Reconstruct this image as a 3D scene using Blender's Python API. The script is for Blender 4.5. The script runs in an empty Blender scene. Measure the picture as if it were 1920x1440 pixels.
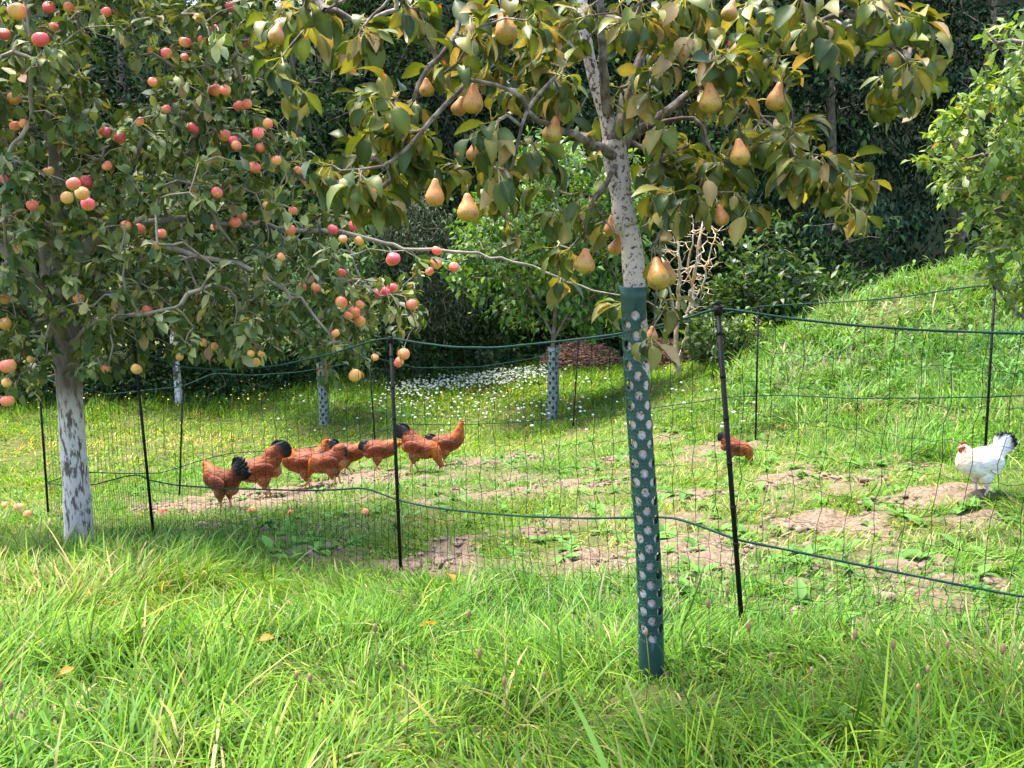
import bpy, math
import numpy as np
from mathutils import Vector
C = bpy.context.scene
R = math.radians
# ------------------------------------------------------------------ camera, sky, sun, exposure
PITCH = R(11.0); FPX = 1700.0
cam_d = bpy.data.cameras.new("camera"); cam = bpy.data.objects.new("camera", cam_d)
C.collection.objects.link(cam); C.camera = cam
cam.location = (0, 0, 0); cam.rotation_euler = (R(90) - PITCH, 0, 0)
cam_d.sensor_width = 36; cam_d.lens = 36 * FPX / 1920; cam_d.clip_start = .05; cam_d.clip_end = 600
SUN_EL = R(70); SUN_AZ = R(-55)                       # azimuth clockwise from +Y (into the picture)
w = bpy.data.worlds.new("World"); C.world = w; w.use_nodes = True
nt = w.node_tree; nt.nodes.clear()
sky = nt.nodes.new('ShaderNodeTexSky'); sky.sky_type = 'NISHITA'; sky.sun_disc = False
sky.sun_elevation = SUN_EL; sky.sun_rotation = SUN_AZ; sky.dust_density = 3.0; sky.air_density = 1.0
bg = nt.nodes.new('ShaderNodeBackground'); bg.inputs['Strength'].default_value = .15
wo = nt.nodes.new('ShaderNodeOutputWorld')
nt.links.new(sky.outputs[0], bg.inputs[0]); nt.links.new(bg.outputs[0], wo.inputs[0])
sd = bpy.data.lights.new("sun", 'SUN'); sd.energy = 2.7; sd.angle = R(18); sd.color = (1, .93, .80)
so = bpy.data.objects.new("sun", sd); C.collection.objects.link(so)
sv = Vector((math.sin(SUN_AZ) * math.cos(SUN_EL), math.cos(SUN_AZ) * math.cos(SUN_EL), math.sin(SUN_EL)))
so.rotation_euler = sv.to_track_quat('Z', 'Y').to_euler(); so.location = sv * 30
C.view_settings.view_transform = 'Standard'; C.view_settings.look = 'None'
C.view_settings.exposure = 2.28; C.view_settings.gamma = 1
C.render.engine = 'CYCLES'
C.cycles.max_bounces = 6; C.cycles.transparent_max_bounces = 4

# ------------------------------------------------------------------ projection helpers
CP, SP = math.cos(PITCH), math.sin(PITCH)
def ray(px, py):
    a = (px - 960) / FPX; b = -(py - 720) / FPX
    return np.array([a, CP + b * SP, -SP + b * CP])
def P(px, py, Y):
    r = ray(px, py); return r * (Y / r[1])
def proj(p):
    p = np.asarray(p); d = p[:, 1]*CP-p[:, 2]*SP; return 960+FPX*p[:, 0]/d, 720-FPX*(p[:, 1]*SP+p[:, 2]*CP)/d
def scale_at(Y): return FPX / (Y * 1.03)
rng = np.random.default_rng(7)

# ------------------------------------------------------------------ terrain
ctrl = [(.41,2.42,-1.33),(.78,2.82,-1.39),(-.51,3.93,-1.65),(-2.11,5.07,-1.90),(-3.55,6.62,-2.31),(-3.06,7.98,-2.62),
 (-1.41,9.1,-2.62),(.75,10.9,-2.69),(2.13,7.8,-2.0),(2.9,5.5,-1.60),(2.6,4.6,-1.50),(-.5,7.8,-2.28),(-2.2,6.7,-2.28),
 (-2.79,5.54,-2.11),(0,1.9,-1.28),(-1.3,2.0,-1.30),(1.4,1.9,-1.24),(2.2,2.6,-1.32),(0,-2,-1.25),(-3,-2,-1.3),(3,-2,-1.2),
 (-4.5,3,-1.6),(-6,8,-2.75),(-7,12.5,-3.0),(-3,12.5,-2.95),(0,15.5,-2.8),(-6,16,-3.0),(3,16,-2.7),(-12,12,-3.2),(0,20,-2.8),(10,20,-1.8),
 (6,3,-1.1),(5,5.2,-1.35)]
for px, py, Y in [(1440,645,11.8),(1560,585,11.8),(1700,528,11.8),(1800,507,11.8),(1920,492,11.8),(2150,470,11.8),
                  (1700,745,8.2),(1920,745,7.6),(1920,610,9.6),(1600,700,9.4),(1300,735,10.6)]:
    ctrl.append(tuple(P(px, py, Y)))
for px, Y, z in [(1700,14.5,-1.4),(1920,14.5,-.9),(2150,14.5,-.7),(1500,14.5,-2.3)]:
    ctrl.append((float(ray(px,600)[0]*Y), Y, z))
CT = np.array(ctrl)
def _phi(r2): return .5 * r2 * np.log(r2 + 1e-9)
n_ = len(CT)
_A = np.zeros((n_+3, n_+3)); _d = CT[:, None, :2] - CT[None, :, :2]
_A[:n_, :n_] = _phi((_d**2).sum(-1)) + np.eye(n_) * .015
_Pm = np.c_[np.ones(n_), CT[:, :2]]; _A[:n_, n_:] = _Pm; _A[n_:, :n_] = _Pm.T
_W = np.linalg.solve(_A, np.r_[CT[:, 2], 0, 0, 0])
def _lat(ix, iy, s):
    v = np.sin(ix * 127.1 + iy * 311.7 + s * 74.7) * 43758.5453
    return v - np.floor(v)
def vnoise(x, y, sc, seed=0):
    x = np.asarray(x, float) / sc; y = np.asarray(y, float) / sc
    ix, iy = np.floor(x), np.floor(y); fx, fy = x - ix, y - iy
    fx = fx*fx*(3-2*fx); fy = fy*fy*(3-2*fy)
    a = _lat(ix, iy, seed)*(1-fx) + _lat(ix+1, iy, seed)*fx
    b = _lat(ix, iy+1, seed)*(1-fx) + _lat(ix+1, iy+1, seed)*fx
    return a*(1-fy) + b*fy
def terrain(x, y):
    x = np.atleast_1d(np.asarray(x, float)); y = np.atleast_1d(np.asarray(y, float))
    out = np.empty(x.shape); xf, yf, of = x.ravel(), y.ravel(), out.ravel()
    for s in range(0, len(xf), 20000):
        xs, ys = np.clip(xf[s:s+20000], -13, 13), np.clip(yf[s:s+20000], -4, 21)
        r2 = (xs[:, None]-CT[None, :, 0])**2 + (ys[:, None]-CT[None, :, 1])**2
        of[s:s+20000] = _phi(r2) @ _W[:n_] + _W[n_] + _W[n_+1]*xs + _W[n_+2]*ys
    out = of.reshape(x.shape)
    out = out + (vnoise(x, y, .9, 3)-.5)*.07 + (vnoise(x, y, .33, 4)-.5)*.035
    return out
def tz(x, y): return float(terrain([x], [y])[0])
def G(px, py):
    r = ray(px, py); t = np.linspace(1.2, 40, 1600); z = terrain(r[0]*t, r[1]*t)
    k = np.argmax(r[2]*t < z)
    if k == 0: k = len(t)-1
    return np.array([r[0]*t[k], r[1]*t[k], z[k]])

# ------------------------------------------------------------------ mesh helpers
def mesh_obj(name, V, Fc, mat=None, parent=None, col=None, smooth=True, attrs=None, matidx=None):
    """V (n,3); Fc (m,k) faces of one size, or a list of such arrays; col (n,3) point colours"""
    if not isinstance(Fc, list): Fc = [Fc]
    Fc = [np.asarray(f, dtype=np.int32) for f in Fc if len(f)]
    V = np.asarray(V, dtype=np.float32)
    me = bpy.data.meshes.new(name)
    me.vertices.add(len(V)); me.vertices.foreach_set('co', V.ravel())
    tot = sum(f.size for f in Fc); npl = sum(len(f) for f in Fc)
    me.loops.add(tot); me.loops.foreach_set('vertex_index', np.concatenate([f.ravel() for f in Fc]))
    me.polygons.add(npl)
    sizes = np.concatenate([np.full(len(f), f.shape[1], np.int32) for f in Fc])
    st = np.zeros(npl, np.int32); st[1:] = np.cumsum(sizes)[:-1]
    me.polygons.foreach_set('loop_start', st)
    me.update(calc_edges=True); me.validate(clean_customdata=False)
    me.polygons.foreach_set('use_smooth', np.full(len(me.polygons), smooth))
    if col is not None:
        ca = me.color_attributes.new('tint', 'FLOAT_COLOR', 'POINT')
        c4 = np.ones((len(V), 4), np.float32); c4[:, :3] = col; ca.data.foreach_set('color', c4.ravel())
    if attrs:
        for k, v in attrs.items():
            at = me.attributes.new(k, 'FLOAT', 'POINT'); at.data.foreach_set('value', np.asarray(v, np.float32))
    if mat: me.materials.append(mat)
    o = bpy.data.objects.new(name, me); C.collection.objects.link(o)
    if parent: o.parent = parent
    return o
def thing(name, label, cat, loc=(0, 0, 0), rz=0, group=None):
    o = bpy.data.objects.new(name, None); o.empty_display_size = .1; C.collection.objects.link(o)
    o.location = loc; o.rotation_euler = (0, 0, rz); tag(o, label, cat, group); return o
def tag(o, label=None, cat=None, group=None, kind=None):
    if label: o['label'] = label
    if cat: o['category'] = cat
    if group: o['group'] = group
    if kind: o['kind'] = kind
    return o
def copy_thing(root, loc, rz, scl, label, name=None):
    r = root.copy(); C.collection.objects.link(r); r.location = loc; r.rotation_euler = (0, 0, rz); r.scale = scl; r['label'] = label
    for ch in list(root.children):
        c = ch.copy(); C.collection.objects.link(c); c.parent = r
        for g in ch.children:
            d = g.copy(); C.collection.objects.link(d); d.parent = c
    return r
class MB:
    def __init__(s): s.V = []; s.F = {}; s.n = 0; s.C = []; s.c = (1, 1, 1)
    def add(s, V, F, c=None):
        V = np.asarray(V, float); F = np.asarray(F)
        s.V.append(V); s.F.setdefault(F.shape[1], []).append(F + s.n); s.n += len(V)
        s.C.append(np.tile(np.asarray(c if c is not None else s.c, float), (len(V), 1)) if c is None or np.ndim(c) == 1 else c)
    def tube(s, pts, rad, n=6, c=None, caps=True):
        pts = np.asarray(pts, float); m = len(pts); rad = np.broadcast_to(np.asarray(rad, float), (m,))
        t = np.gradient(pts, axis=0); t /= np.linalg.norm(t, axis=1)[:, None] + 1e-12
        up = np.array([0.3, 0.1, 1.0]) if abs(t[0, 2]) < .8 else np.array([1.0, .2, .1])
        a = np.cross(t, up); a /= np.linalg.norm(a, axis=1)[:, None] + 1e-12; b = np.cross(t, a)
        th = np.linspace(0, 2*np.pi, n, endpoint=False)
        V = pts[:, None] + rad[:, None, None]*(np.cos(th)[None, :, None]*a[:, None] + np.sin(th)[None, :, None]*b[:, None])
        i = np.arange(m-1)[:, None]*n; j = np.arange(n)[None]; k = (j+1) % n
        F = np.stack([i+j, i+k, i+n+k, i+n+j], -1).reshape(-1, 4)
        s.add(V.reshape(-1, 3), F, c)
        if caps and n > 2:
            s.F.setdefault(n, []).append(np.array([np.arange(n)[::-1] + s.n - m*n, np.arange(n) + s.n - n]))
    def segs(s, A, B, ra, rb, n=4, c=None):
        A, B = np.asarray(A), np.asarray(B); t = B - A; t /= np.linalg.norm(t, axis=1)[:, None] + 1e-12
        up = np.where(np.abs(t[:, 2:3]) < .8, [[0.3, .1, 1.0]], [[1.0, .2, .1]])
        a = np.cross(t, up); a /= np.linalg.norm(a, axis=1)[:, None] + 1e-12; b = np.cross(t, a)
        th = np.linspace(0, 2*np.pi, n, endpoint=False); ct, sn = np.cos(th)[None, :, None], np.sin(th)[None, :, None]
        ring = ct*a[:, None] + sn*b[:, None]
        V = np.concatenate([A[:, None] + ring*ra[:, None, None], B[:, None] + ring*rb[:, None, None]], 1)
        i = np.arange(len(A))[:, None]*2*n; j = np.arange(n)[None]; k = (j+1) % n
        F = np.stack([i+j, i+k, i+n+k, i+n+j], -1).reshape(-1, 4)
        s.add(V.reshape(-1, 3), F, c)
    def ell(s, c0, r, nu=10, nv=7, c=None, rot=None):
        u = np.linspace(0, 2*np.pi, nu, endpoint=False); v = np.linspace(0, np.pi, nv)
        V = np.stack([np.sin(v)[:, None]*np.cos(u)[None], np.sin(v)[:, None]*np.sin(u)[None], np.cos(v)[:, None]+0*u[None]], -1).reshape(-1, 3)*np.asarray(r)
        if rot is not None: V = V @ rot.T
        i = np.arange(nv-1)[:, None]*nu; j = np.arange(nu)[None]; k = (j+1) % nu
        s.add(V + np.asarray(c0), np.stack([i+j, i+nu+j, i+nu+k, i+k], -1).reshape(-1, 4), c)
    def build(s, name, mat, parent=None, smooth=True, col=True):
        return mesh_obj(name, np.concatenate(s.V), [np.concatenate(f) for f in s.F.values()], mat, parent,
                        col=np.concatenate(s.C) if col else None, smooth=smooth)
def spline(pts, rad, step=.05):
    pts = np.asarray(pts, float); rad = np.asarray(rad, float); out = []; ro = []
    n = len(pts)
    for i in range(n-1):
        p0, p1, p2, p3 = pts[max(i-1, 0)], pts[i], pts[i+1], pts[min(i+2, n-1)]
        m = max(2, int(np.linalg.norm(p2-p1)/step))
        for k in range(m):
            t = k/m
            out.append(.5*((2*p1)+(-p0+p2)*t+(2*p0-5*p1+4*p2-p3)*t*t+(-p0+3*p1-3*p2+p3)*t**3)); ro.append(rad[i]*(1-t)+rad[i+1]*t)
    out.append(pts[-1]); ro.append(rad[-1])
    return np.array(out), np.array(ro)
def place_leaves(O, D, N, L, Wd, droop, fold, rows, cols, hook=None):
    """rows: list of (u, halfwidth); returns V, F, idx of leaf per vertex, u per vertex, s per vertex"""
    D = D/np.linalg.norm(D, axis=1)[:, None]; S = np.cross(D, N); S /= np.linalg.norm(S, axis=1)[:, None] + 1e-9
    N2 = np.cross(S, D)
    u = np.array([r[0] for r in rows]); wv = np.array([r[1] for r in rows]); sc = np.linspace(-1, 1, cols)
    n, a, b = len(O), len(rows), cols
    uu = u[None, :, None, None]; ww = wv[None, :, None, None]; ss = sc[None, None, :, None]
    L_, W_, dr, fo = L[:, None, None, None], Wd[:, None, None, None], droop[:, None, None, None], fold[:, None, None, None]
    ang = dr*np.maximum(uu, 0)                       # bends through this angle along the blade
    along = np.where(np.abs(ang) > 1e-3, np.sin(ang)/np.maximum(np.abs(dr), 1e-3)*np.sign(dr+1e-9), uu) + np.minimum(uu, 0)
    down = (1-np.cos(ang))/np.where(np.abs(dr) > 1e-3, dr, 1)
    V = O[:, None, None] + D[:, None, None]*L_*along - N2[:, None, None]*L_*down \
        + S[:, None, None]*W_*ww*ss + N2[:, None, None]*np.abs(ss)*ww*W_*fo
    base = np.arange(n)[:, None, None]*a*b; i = np.arange(a-1)[None, :, None]*b; j = np.arange(b-1)[None, None]
    q = base + i + j
    F = np.stack([q, q+1, q+b+1, q+b], -1).reshape(-1, 4)
    shp = (n, a, b)
    return V.reshape(-1, 3), F, np.repeat(np.arange(n), a*b), np.broadcast_to(u[None, :, None], shp).ravel(), np.broadcast_to(sc[None, None], shp).ravel()

# ------------------------------------------------------------------ materials
def newmat(name):
    m = bpy.data.materials.new(name); m.use_nodes = True; nt = m.node_tree; nt.nodes.clear()
    out = nt.nodes.new('ShaderNodeOutputMaterial'); return m, nt, out
def N(nt, t, **k):
    n = nt.nodes.new(t)
    for a, v in k.items():
        if a.startswith('i_'): n.inputs[a[2:].replace('_', ' ')].default_value = v
        else: setattr(n, a, v)
    return n
def mixc(nt, f, a, b, mode='MIX'):
    n = nt.nodes.new('ShaderNodeMix'); n.data_type = 'RGBA'; n.blend_type = mode
    for s, v in ((n.inputs[0], f), (n.inputs[6], a), (n.inputs[7], b)):
        if hasattr(v, 'is_linked') or hasattr(v, 'links'): nt.links.new(v, s)
        elif isinstance(v, (int, float)): s.default_value = v
        else: s.default_value = (*v, 1) if len(v) == 3 else v
    return n.outputs[2]
def ramp(nt, x, lo, hi):
    n = N(nt, 'ShaderNodeMapRange'); nt.links.new(x, n.inputs[0]); n.inputs[1].default_value = lo; n.inputs[2].default_value = hi
    return n.outputs[0]
def noise(nt, scale, detail=4, co=None, rough=.6, kind='Object'):
    n = N(nt, 'ShaderNodeTexNoise'); n.inputs['Scale'].default_value = scale; n.inputs['Detail'].default_value = detail; n.inputs['Roughness'].default_value = rough
    tc = N(nt, 'ShaderNodeTexCoord')
    if co is None: nt.links.new(tc.outputs[kind], n.inputs['Vector'])
    else:
        mp = N(nt, 'ShaderNodeMapping'); mp.inputs['Scale'].default_value = co; nt.links.new(tc.outputs[kind], mp.inputs[0]); nt.links.new(mp.outputs[0], n.inputs['Vector'])
    return n.outputs['Fac']
def leaf_mat(name, rough=.42, trans=.35, tcol=(1.25, 1.2, .55), spots=False, spec=.5, vary=12):
    m, nt, out = newmat(name)
    at = N(nt, 'ShaderNodeAttribute', attribute_name='tint')
    c = at.outputs['Color']
    f = noise(nt, vary, 3)
    c = mixc(nt, ramp(nt, f, .3, .75), c, mixc(nt, 1.0, c, (.72, .78, .7), 'MULTIPLY'))
    if spots:
        f2 = N(nt, 'ShaderNodeTexVoronoi'); f2.inputs['Scale'].default_value = 22
        tc = N(nt, 'ShaderNodeTexCoord'); nt.links.new(tc.outputs['Object'], f2.inputs['Vector'])
        nn = noise(nt, 9, 1)
        lt = N(nt, 'ShaderNodeMath', operation='LESS_THAN'); nt.links.new(f2.outputs['Distance'], lt.inputs[0]); lt.inputs[1].default_value = .15
        gt = N(nt, 'ShaderNodeMath', operation='GREATER_THAN'); nt.links.new(nn, gt.inputs[0]); gt.inputs[1].default_value = .6
        mu = N(nt, 'ShaderNodeMath', operation='MULTIPLY'); nt.links.new(lt.outputs[0], mu.inputs[0]); nt.links.new(gt.outputs[0], mu.inputs[1])
        c = mixc(nt, mu.outputs[0], c, (.5, .12, .015))
    b = N(nt, 'ShaderNodeBsdfPrincipled'); nt.links.new(c, b.inputs['Base Color']); b.inputs['Roughness'].default_value = rough
    b.inputs['Specular IOR Level'].default_value = spec
    t = N(nt, 'ShaderNodeBsdfTranslucent'); nt.links.new(mixc(nt, 1.0, c, tcol, 'MULTIPLY'), t.inputs['Color'])
    mx = N(nt, 'ShaderNodeMixShader'); mx.inputs[0].default_value = trans
    nt.links.new(b.outputs[0], mx.inputs[1]); nt.links.new(t.outputs[0], mx.inputs[2]); nt.links.new(mx.outputs[0], out.inputs[0])
    return m
def simple_mat(name, col, rough=.6, col2=None, nscale=20, bump=0, stretch=None, spec=.5, attr=False, lo=.35, hi=.65):
    m, nt, out = newmat(name)
    b = N(nt, 'ShaderNodeBsdfPrincipled'); b.inputs['Roughness'].default_value = rough; b.inputs['Specular IOR Level'].default_value = spec
    f = noise(nt, nscale, 6, stretch)
    c = N(nt, 'ShaderNodeAttribute', attribute_name='tint').outputs['Color'] if attr else None
    base = mixc(nt, ramp(nt, f, lo, hi), col, col2 or tuple(x*.75 for x in col))
    if attr: base = mixc(nt, 1.0, base, c, 'MULTIPLY')
    nt.links.new(base, b.inputs['Base Color'])
    if bump:
        bp = N(nt, 'ShaderNodeBump'); bp.inputs['Strength'].default_value = 1; bp.inputs['Distance'].default_value = bump
        nt.links.new(f, bp.inputs['Height']); nt.links.new(bp.outputs[0], b.inputs['Normal'])
    nt.links.new(b.outputs[0], out.inputs[0]); return m
def bark_paint(name, bark, bark2, paint, amount=.5, scale=28, top=None, soft=.12, lichen=None, gs=.3, st=.35):
    """bark with worn whitewash; 'top' = object z above which the paint has stopped"""
    m, nt, out = newmat(name)
    b = N(nt, 'ShaderNodeBsdfPrincipled'); b.inputs['Roughness'].default_value = .85
    f = noise(nt, scale, 8, (1, 1, st), .75); g = noise(nt, scale*gs, 5, (1, 1, st*1.3), .6)
    bk = mixc(nt, ramp(nt, g, .35, .65), bark, bark2)
    if lichen: bk = mixc(nt, ramp(nt, noise(nt, scale*.5, 5), .5, .62), bk, lichen)
    ad = N(nt, 'ShaderNodeMath', operation='ADD'); nt.links.new(f, ad.inputs[0]); nt.links.new(g, ad.inputs[1])
    mask = ramp(nt, ad.outputs[0], 1.0+.25-amount*.5, 1.0+.33-amount*.5)
    if top is not None:
        tc = N(nt, 'ShaderNodeTexCoord'); sp = N(nt, 'ShaderNodeSeparateXYZ'); nt.links.new(tc.outputs['Object'], sp.inputs[0])
        k = ramp(nt, sp.outputs['Z'], top+soft, top-soft); mu = N(nt, 'ShaderNodeMath', operation='MULTIPLY')
        nt.links.new(k, mu.inputs[0]); nt.links.new(mask, mu.inputs[1]); mask = mu.outputs[0]
    nt.links.new(mixc(nt, mask, bk, paint), b.inputs['Base Color'])
    bp = N(nt, 'ShaderNodeBump'); bp.inputs['Distance'].default_value = .006; nt.links.new(ad.outputs[0], bp.inputs['Height'])
    nt.links.new(bp.outputs[0], b.inputs['Normal']); nt.links.new(b.outputs[0], out.inputs[0]); return m
M_grass = leaf_mat('grass_blade', .55, .38, (1.15, 1.15, .45), spec=.18, vary=3)
M_pear = leaf_mat('pear_leaf', .42, .30, (1.35, 1.2, .35), spots=True, spec=.25)
M_apple = leaf_mat('apple_leaf', .48, .28, (1.25, 1.15, .45), spec=.28)
M_leaf = leaf_mat('bright_leaf', .42, .38, (1.25, 1.2, .45), spec=.4)
M_dark = leaf_mat('dark_leaf', .62, .14, (1.1, 1.15, .5), spec=.16, vary=2)
M_wood = leaf_mat('shaded_wood_leaf', .8, .10, (1.1, 1.15, .5), spec=.05, vary=1.2)
M_twig = simple_mat('twig_bark', (.075, .055, .04), .85, (.16, .14, .11), 30, .002)
M_bark = simple_mat('grey_bark', (.09, .065, .05), .9, (.2, .17, .13), 16, .008, (1, 1, .3))
M_pale = simple_mat('pale_bark', (.13, .105, .075), .85, (.30, .26, .19), 14, .004, (1, 1, .3))

# ------------------------------------------------------------------ pen outline (posts)
def post_from_px(bx, by, tx, ty, h=1.1):
    a, b = ray(bx, by), ray(tx, ty); Y = h/(b[2]/b[1]-a[2]/a[1])
    return a*(Y/a[1]), b*(Y/b[1])
near_posts = [post_from_px(*p) for p in [(90,965,72,700),(288,997,252,650),(752,1073,732,628),(1395,1185,1345,570)]]
near_posts.append((np.array([2.5, 2.52, -1.30]), np.array([2.46, 2.50, -.24])))
far_posts = [near_posts[0]] + [post_from_px(*p) for p in [(336,940,343,722),(706,862,692,666),(1074,805,1085,640),(1418,812,1422,572),(1847,872,1866,530)]]
far_posts.append((np.array([5.2, 4.3, -1.3]), np.array([5.3, 4.3, -.2])))
lone_ = np.array(G(1374, 874)); gbase_ = post_from_px(1222, 1262, 1190, 537, 1.12)[0]
poly = np.array([p[0][:2] for p in near_posts] + [p[0][:2] for p in far_posts[:0:-1]])
def inside(x, y, pl=poly):
    r = np.zeros(x.shape, bool); n = len(pl)
    for i in range(n):
        x1, y1 = pl[i]; x2, y2 = pl[(i+1) % n]
        c = ((y1 > y) != (y2 > y)) & (x < (x2-x1)*(y-y1)/(y2-y1+1e-12)+x1); r ^= c
    return r

# ------------------------------------------------------------------ ground
soil_px = [(1430,918,190,20),(1740,930,110,30),(1860,985,100,34),(1310,1045,110,42),(1290,1095,80,25),(850,1035,90,26),(1120,1062,90,24),
 (1110,915,170,11),(560,926,170,20),(400,948,110,16),(950,866,130,10),(1160,862,80,10),(1700,818,70,9),(1460,806,50,7),(1800,1090,130,22),
 (1680,1060,90,18),(1560,985,90,18),(1700,880,80,9),(700,905,90,12),(330,950,80,12),(1880,870,60,12),(1120,1130,60,14),(1000,1000,80,10),(1440,1030,70,14)]
dry_px = [(1000,1080,150,30),(1150,1020,120,24),(950,930,160,16),(1500,900,120,16),(1600,1020,140,24),(1350,960,120,18),(800,990,80,16),(1750,1000,120,30),(700,1000,90,12),(1300,880,140,12),(560,950,160,14),(250,832,260,16),(50,838,90,12),(300,850,160,10),(40,965,90,12),(560,1190,60,14),(860,1130,90,16),(210,1200,70,20),(1500,700,60,30),(1650,600,70,25)]
def ells(lst):
    out = []
    for px, py, rx, ry in lst:
        c = G(px, py); a = G(px, py+ry); s = scale_at(c[1]); out.append((c[0], c[1], rx/s, max(abs(a[1]-c[1]), .12)))
    return out
SOIL, DRY = ells(soil_px), ells(dry_px)
def mask_of(x, y, E, sd=0):
    m = np.zeros(x.shape)
    for cx, cy, rx, ry in E:
        d = np.sqrt(((x-cx)/rx)**2+((y-cy)/ry)**2); m = np.maximum(m, 1.35-d)
    m = m + (vnoise(x, y, .35, 11+sd)-.5)*1.3 + (vnoise(x, y, .11, 12+sd)-.5)*1.2 - .18
    return np.clip(m*1.6, 0, 1)
gx = np.concatenate([[-250, -120, -60, -35, -24, -17], np.arange(-13, -5, .25), np.arange(-5, 5, .045), np.arange(5, 13.1, .25), [17, 24, 35, 60, 120, 250]])
gy = np.concatenate([[-120, -50, -20, -10, -6], np.arange(-4, 1.5, .25), np.arange(1.5, 9, .045), np.arange(9, 21, .2), [25, 35, 60, 120, 300]])
X, Yg = np.meshgrid(gx, gy); Z = terrain(X, Yg)
sm = mask_of(X, Yg, SOIL); inp = inside(X, Yg)
sm = np.where(inp, np.maximum(sm, np.clip((vnoise(X, Yg, .5, 21)-.62)*3, 0, .8)), sm*.0)
Z = Z + sm*((vnoise(X, Yg, .07, 8)-.5)*.035 + (vnoise(X, Yg, .1, 5)-.5)*.05 + (vnoise(X, Yg, .22, 6)-.5)*.06)
ny, nx = X.shape; idx = np.arange(ny*nx).reshape(ny, nx)
Fq = np.stack([idx[:-1, :-1], idx[:-1, 1:], idx[1:, 1:], idx[1:, :-1]], -1).reshape(-1, 4)
m, nt, out = newmat('meadow_soil')
b = N(nt, 'ShaderNodeBsdfPrincipled'); b.inputs['Roughness'].default_value = .95; b.inputs['Specular IOR Level'].default_value = .15
at = N(nt, 'ShaderNodeAttribute', attribute_name='soil')
f1 = noise(nt, 9, 8, None, .65); f2 = noise(nt, 45, 6, None, .7)
soilc = mixc(nt, ramp(nt, f2, .35, .66), (.07, .045, .03), (.30, .225, .16))
soilc = mixc(nt, ramp(nt, f1, .45, .7), soilc, (.22, .16, .11))
thatch = mixc(nt, ramp(nt, f1, .35, .7), (.045, .075, .018), (.15, .14, .05))
nt.links.new(mixc(nt, at.outputs['Fac'], thatch, soilc), b.inputs['Base Color'])
bp = N(nt, 'ShaderNodeBump'); bp.inputs['Distance'].default_value = .02; nt.links.new(f2, bp.inputs['Height']); nt.links.new(bp.outputs[0], b.inputs['Normal'])
nt.links.new(b.outputs[0], out.inputs[0]); M_ground = m
g = mesh_obj('ground', np.stack([X, Yg, Z], -1).reshape(-1, 3), Fq, M_ground, attrs={'soil': sm.ravel()}); tag(g, kind='structure')

hx = np.linspace(-60, 60, 121); hy = np.concatenate([np.linspace(22.5, 40, 30), [50, 70]]); HX, HY = np.meshgrid(hx, hy)  # hill added behind the wood to block sky between the crowns
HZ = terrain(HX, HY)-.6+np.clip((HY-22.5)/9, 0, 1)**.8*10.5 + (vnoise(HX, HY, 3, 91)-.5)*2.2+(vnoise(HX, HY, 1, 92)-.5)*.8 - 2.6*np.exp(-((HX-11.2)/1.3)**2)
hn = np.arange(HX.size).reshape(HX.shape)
tag(mesh_obj('sky_block_hill', np.stack([HX, HY, HZ], -1).reshape(-1, 3), np.stack([hn[:-1, :-1], hn[:-1, 1:], hn[1:, 1:], hn[1:, :-1]], -1).reshape(-1, 4),
    simple_mat('dark_sky_block', (.004, .007, .004), .95, (.010, .016, .008), 1.2, spec=.05)), kind='structure')  # near-black colour stands in for shade in the gaps between trees
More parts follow.
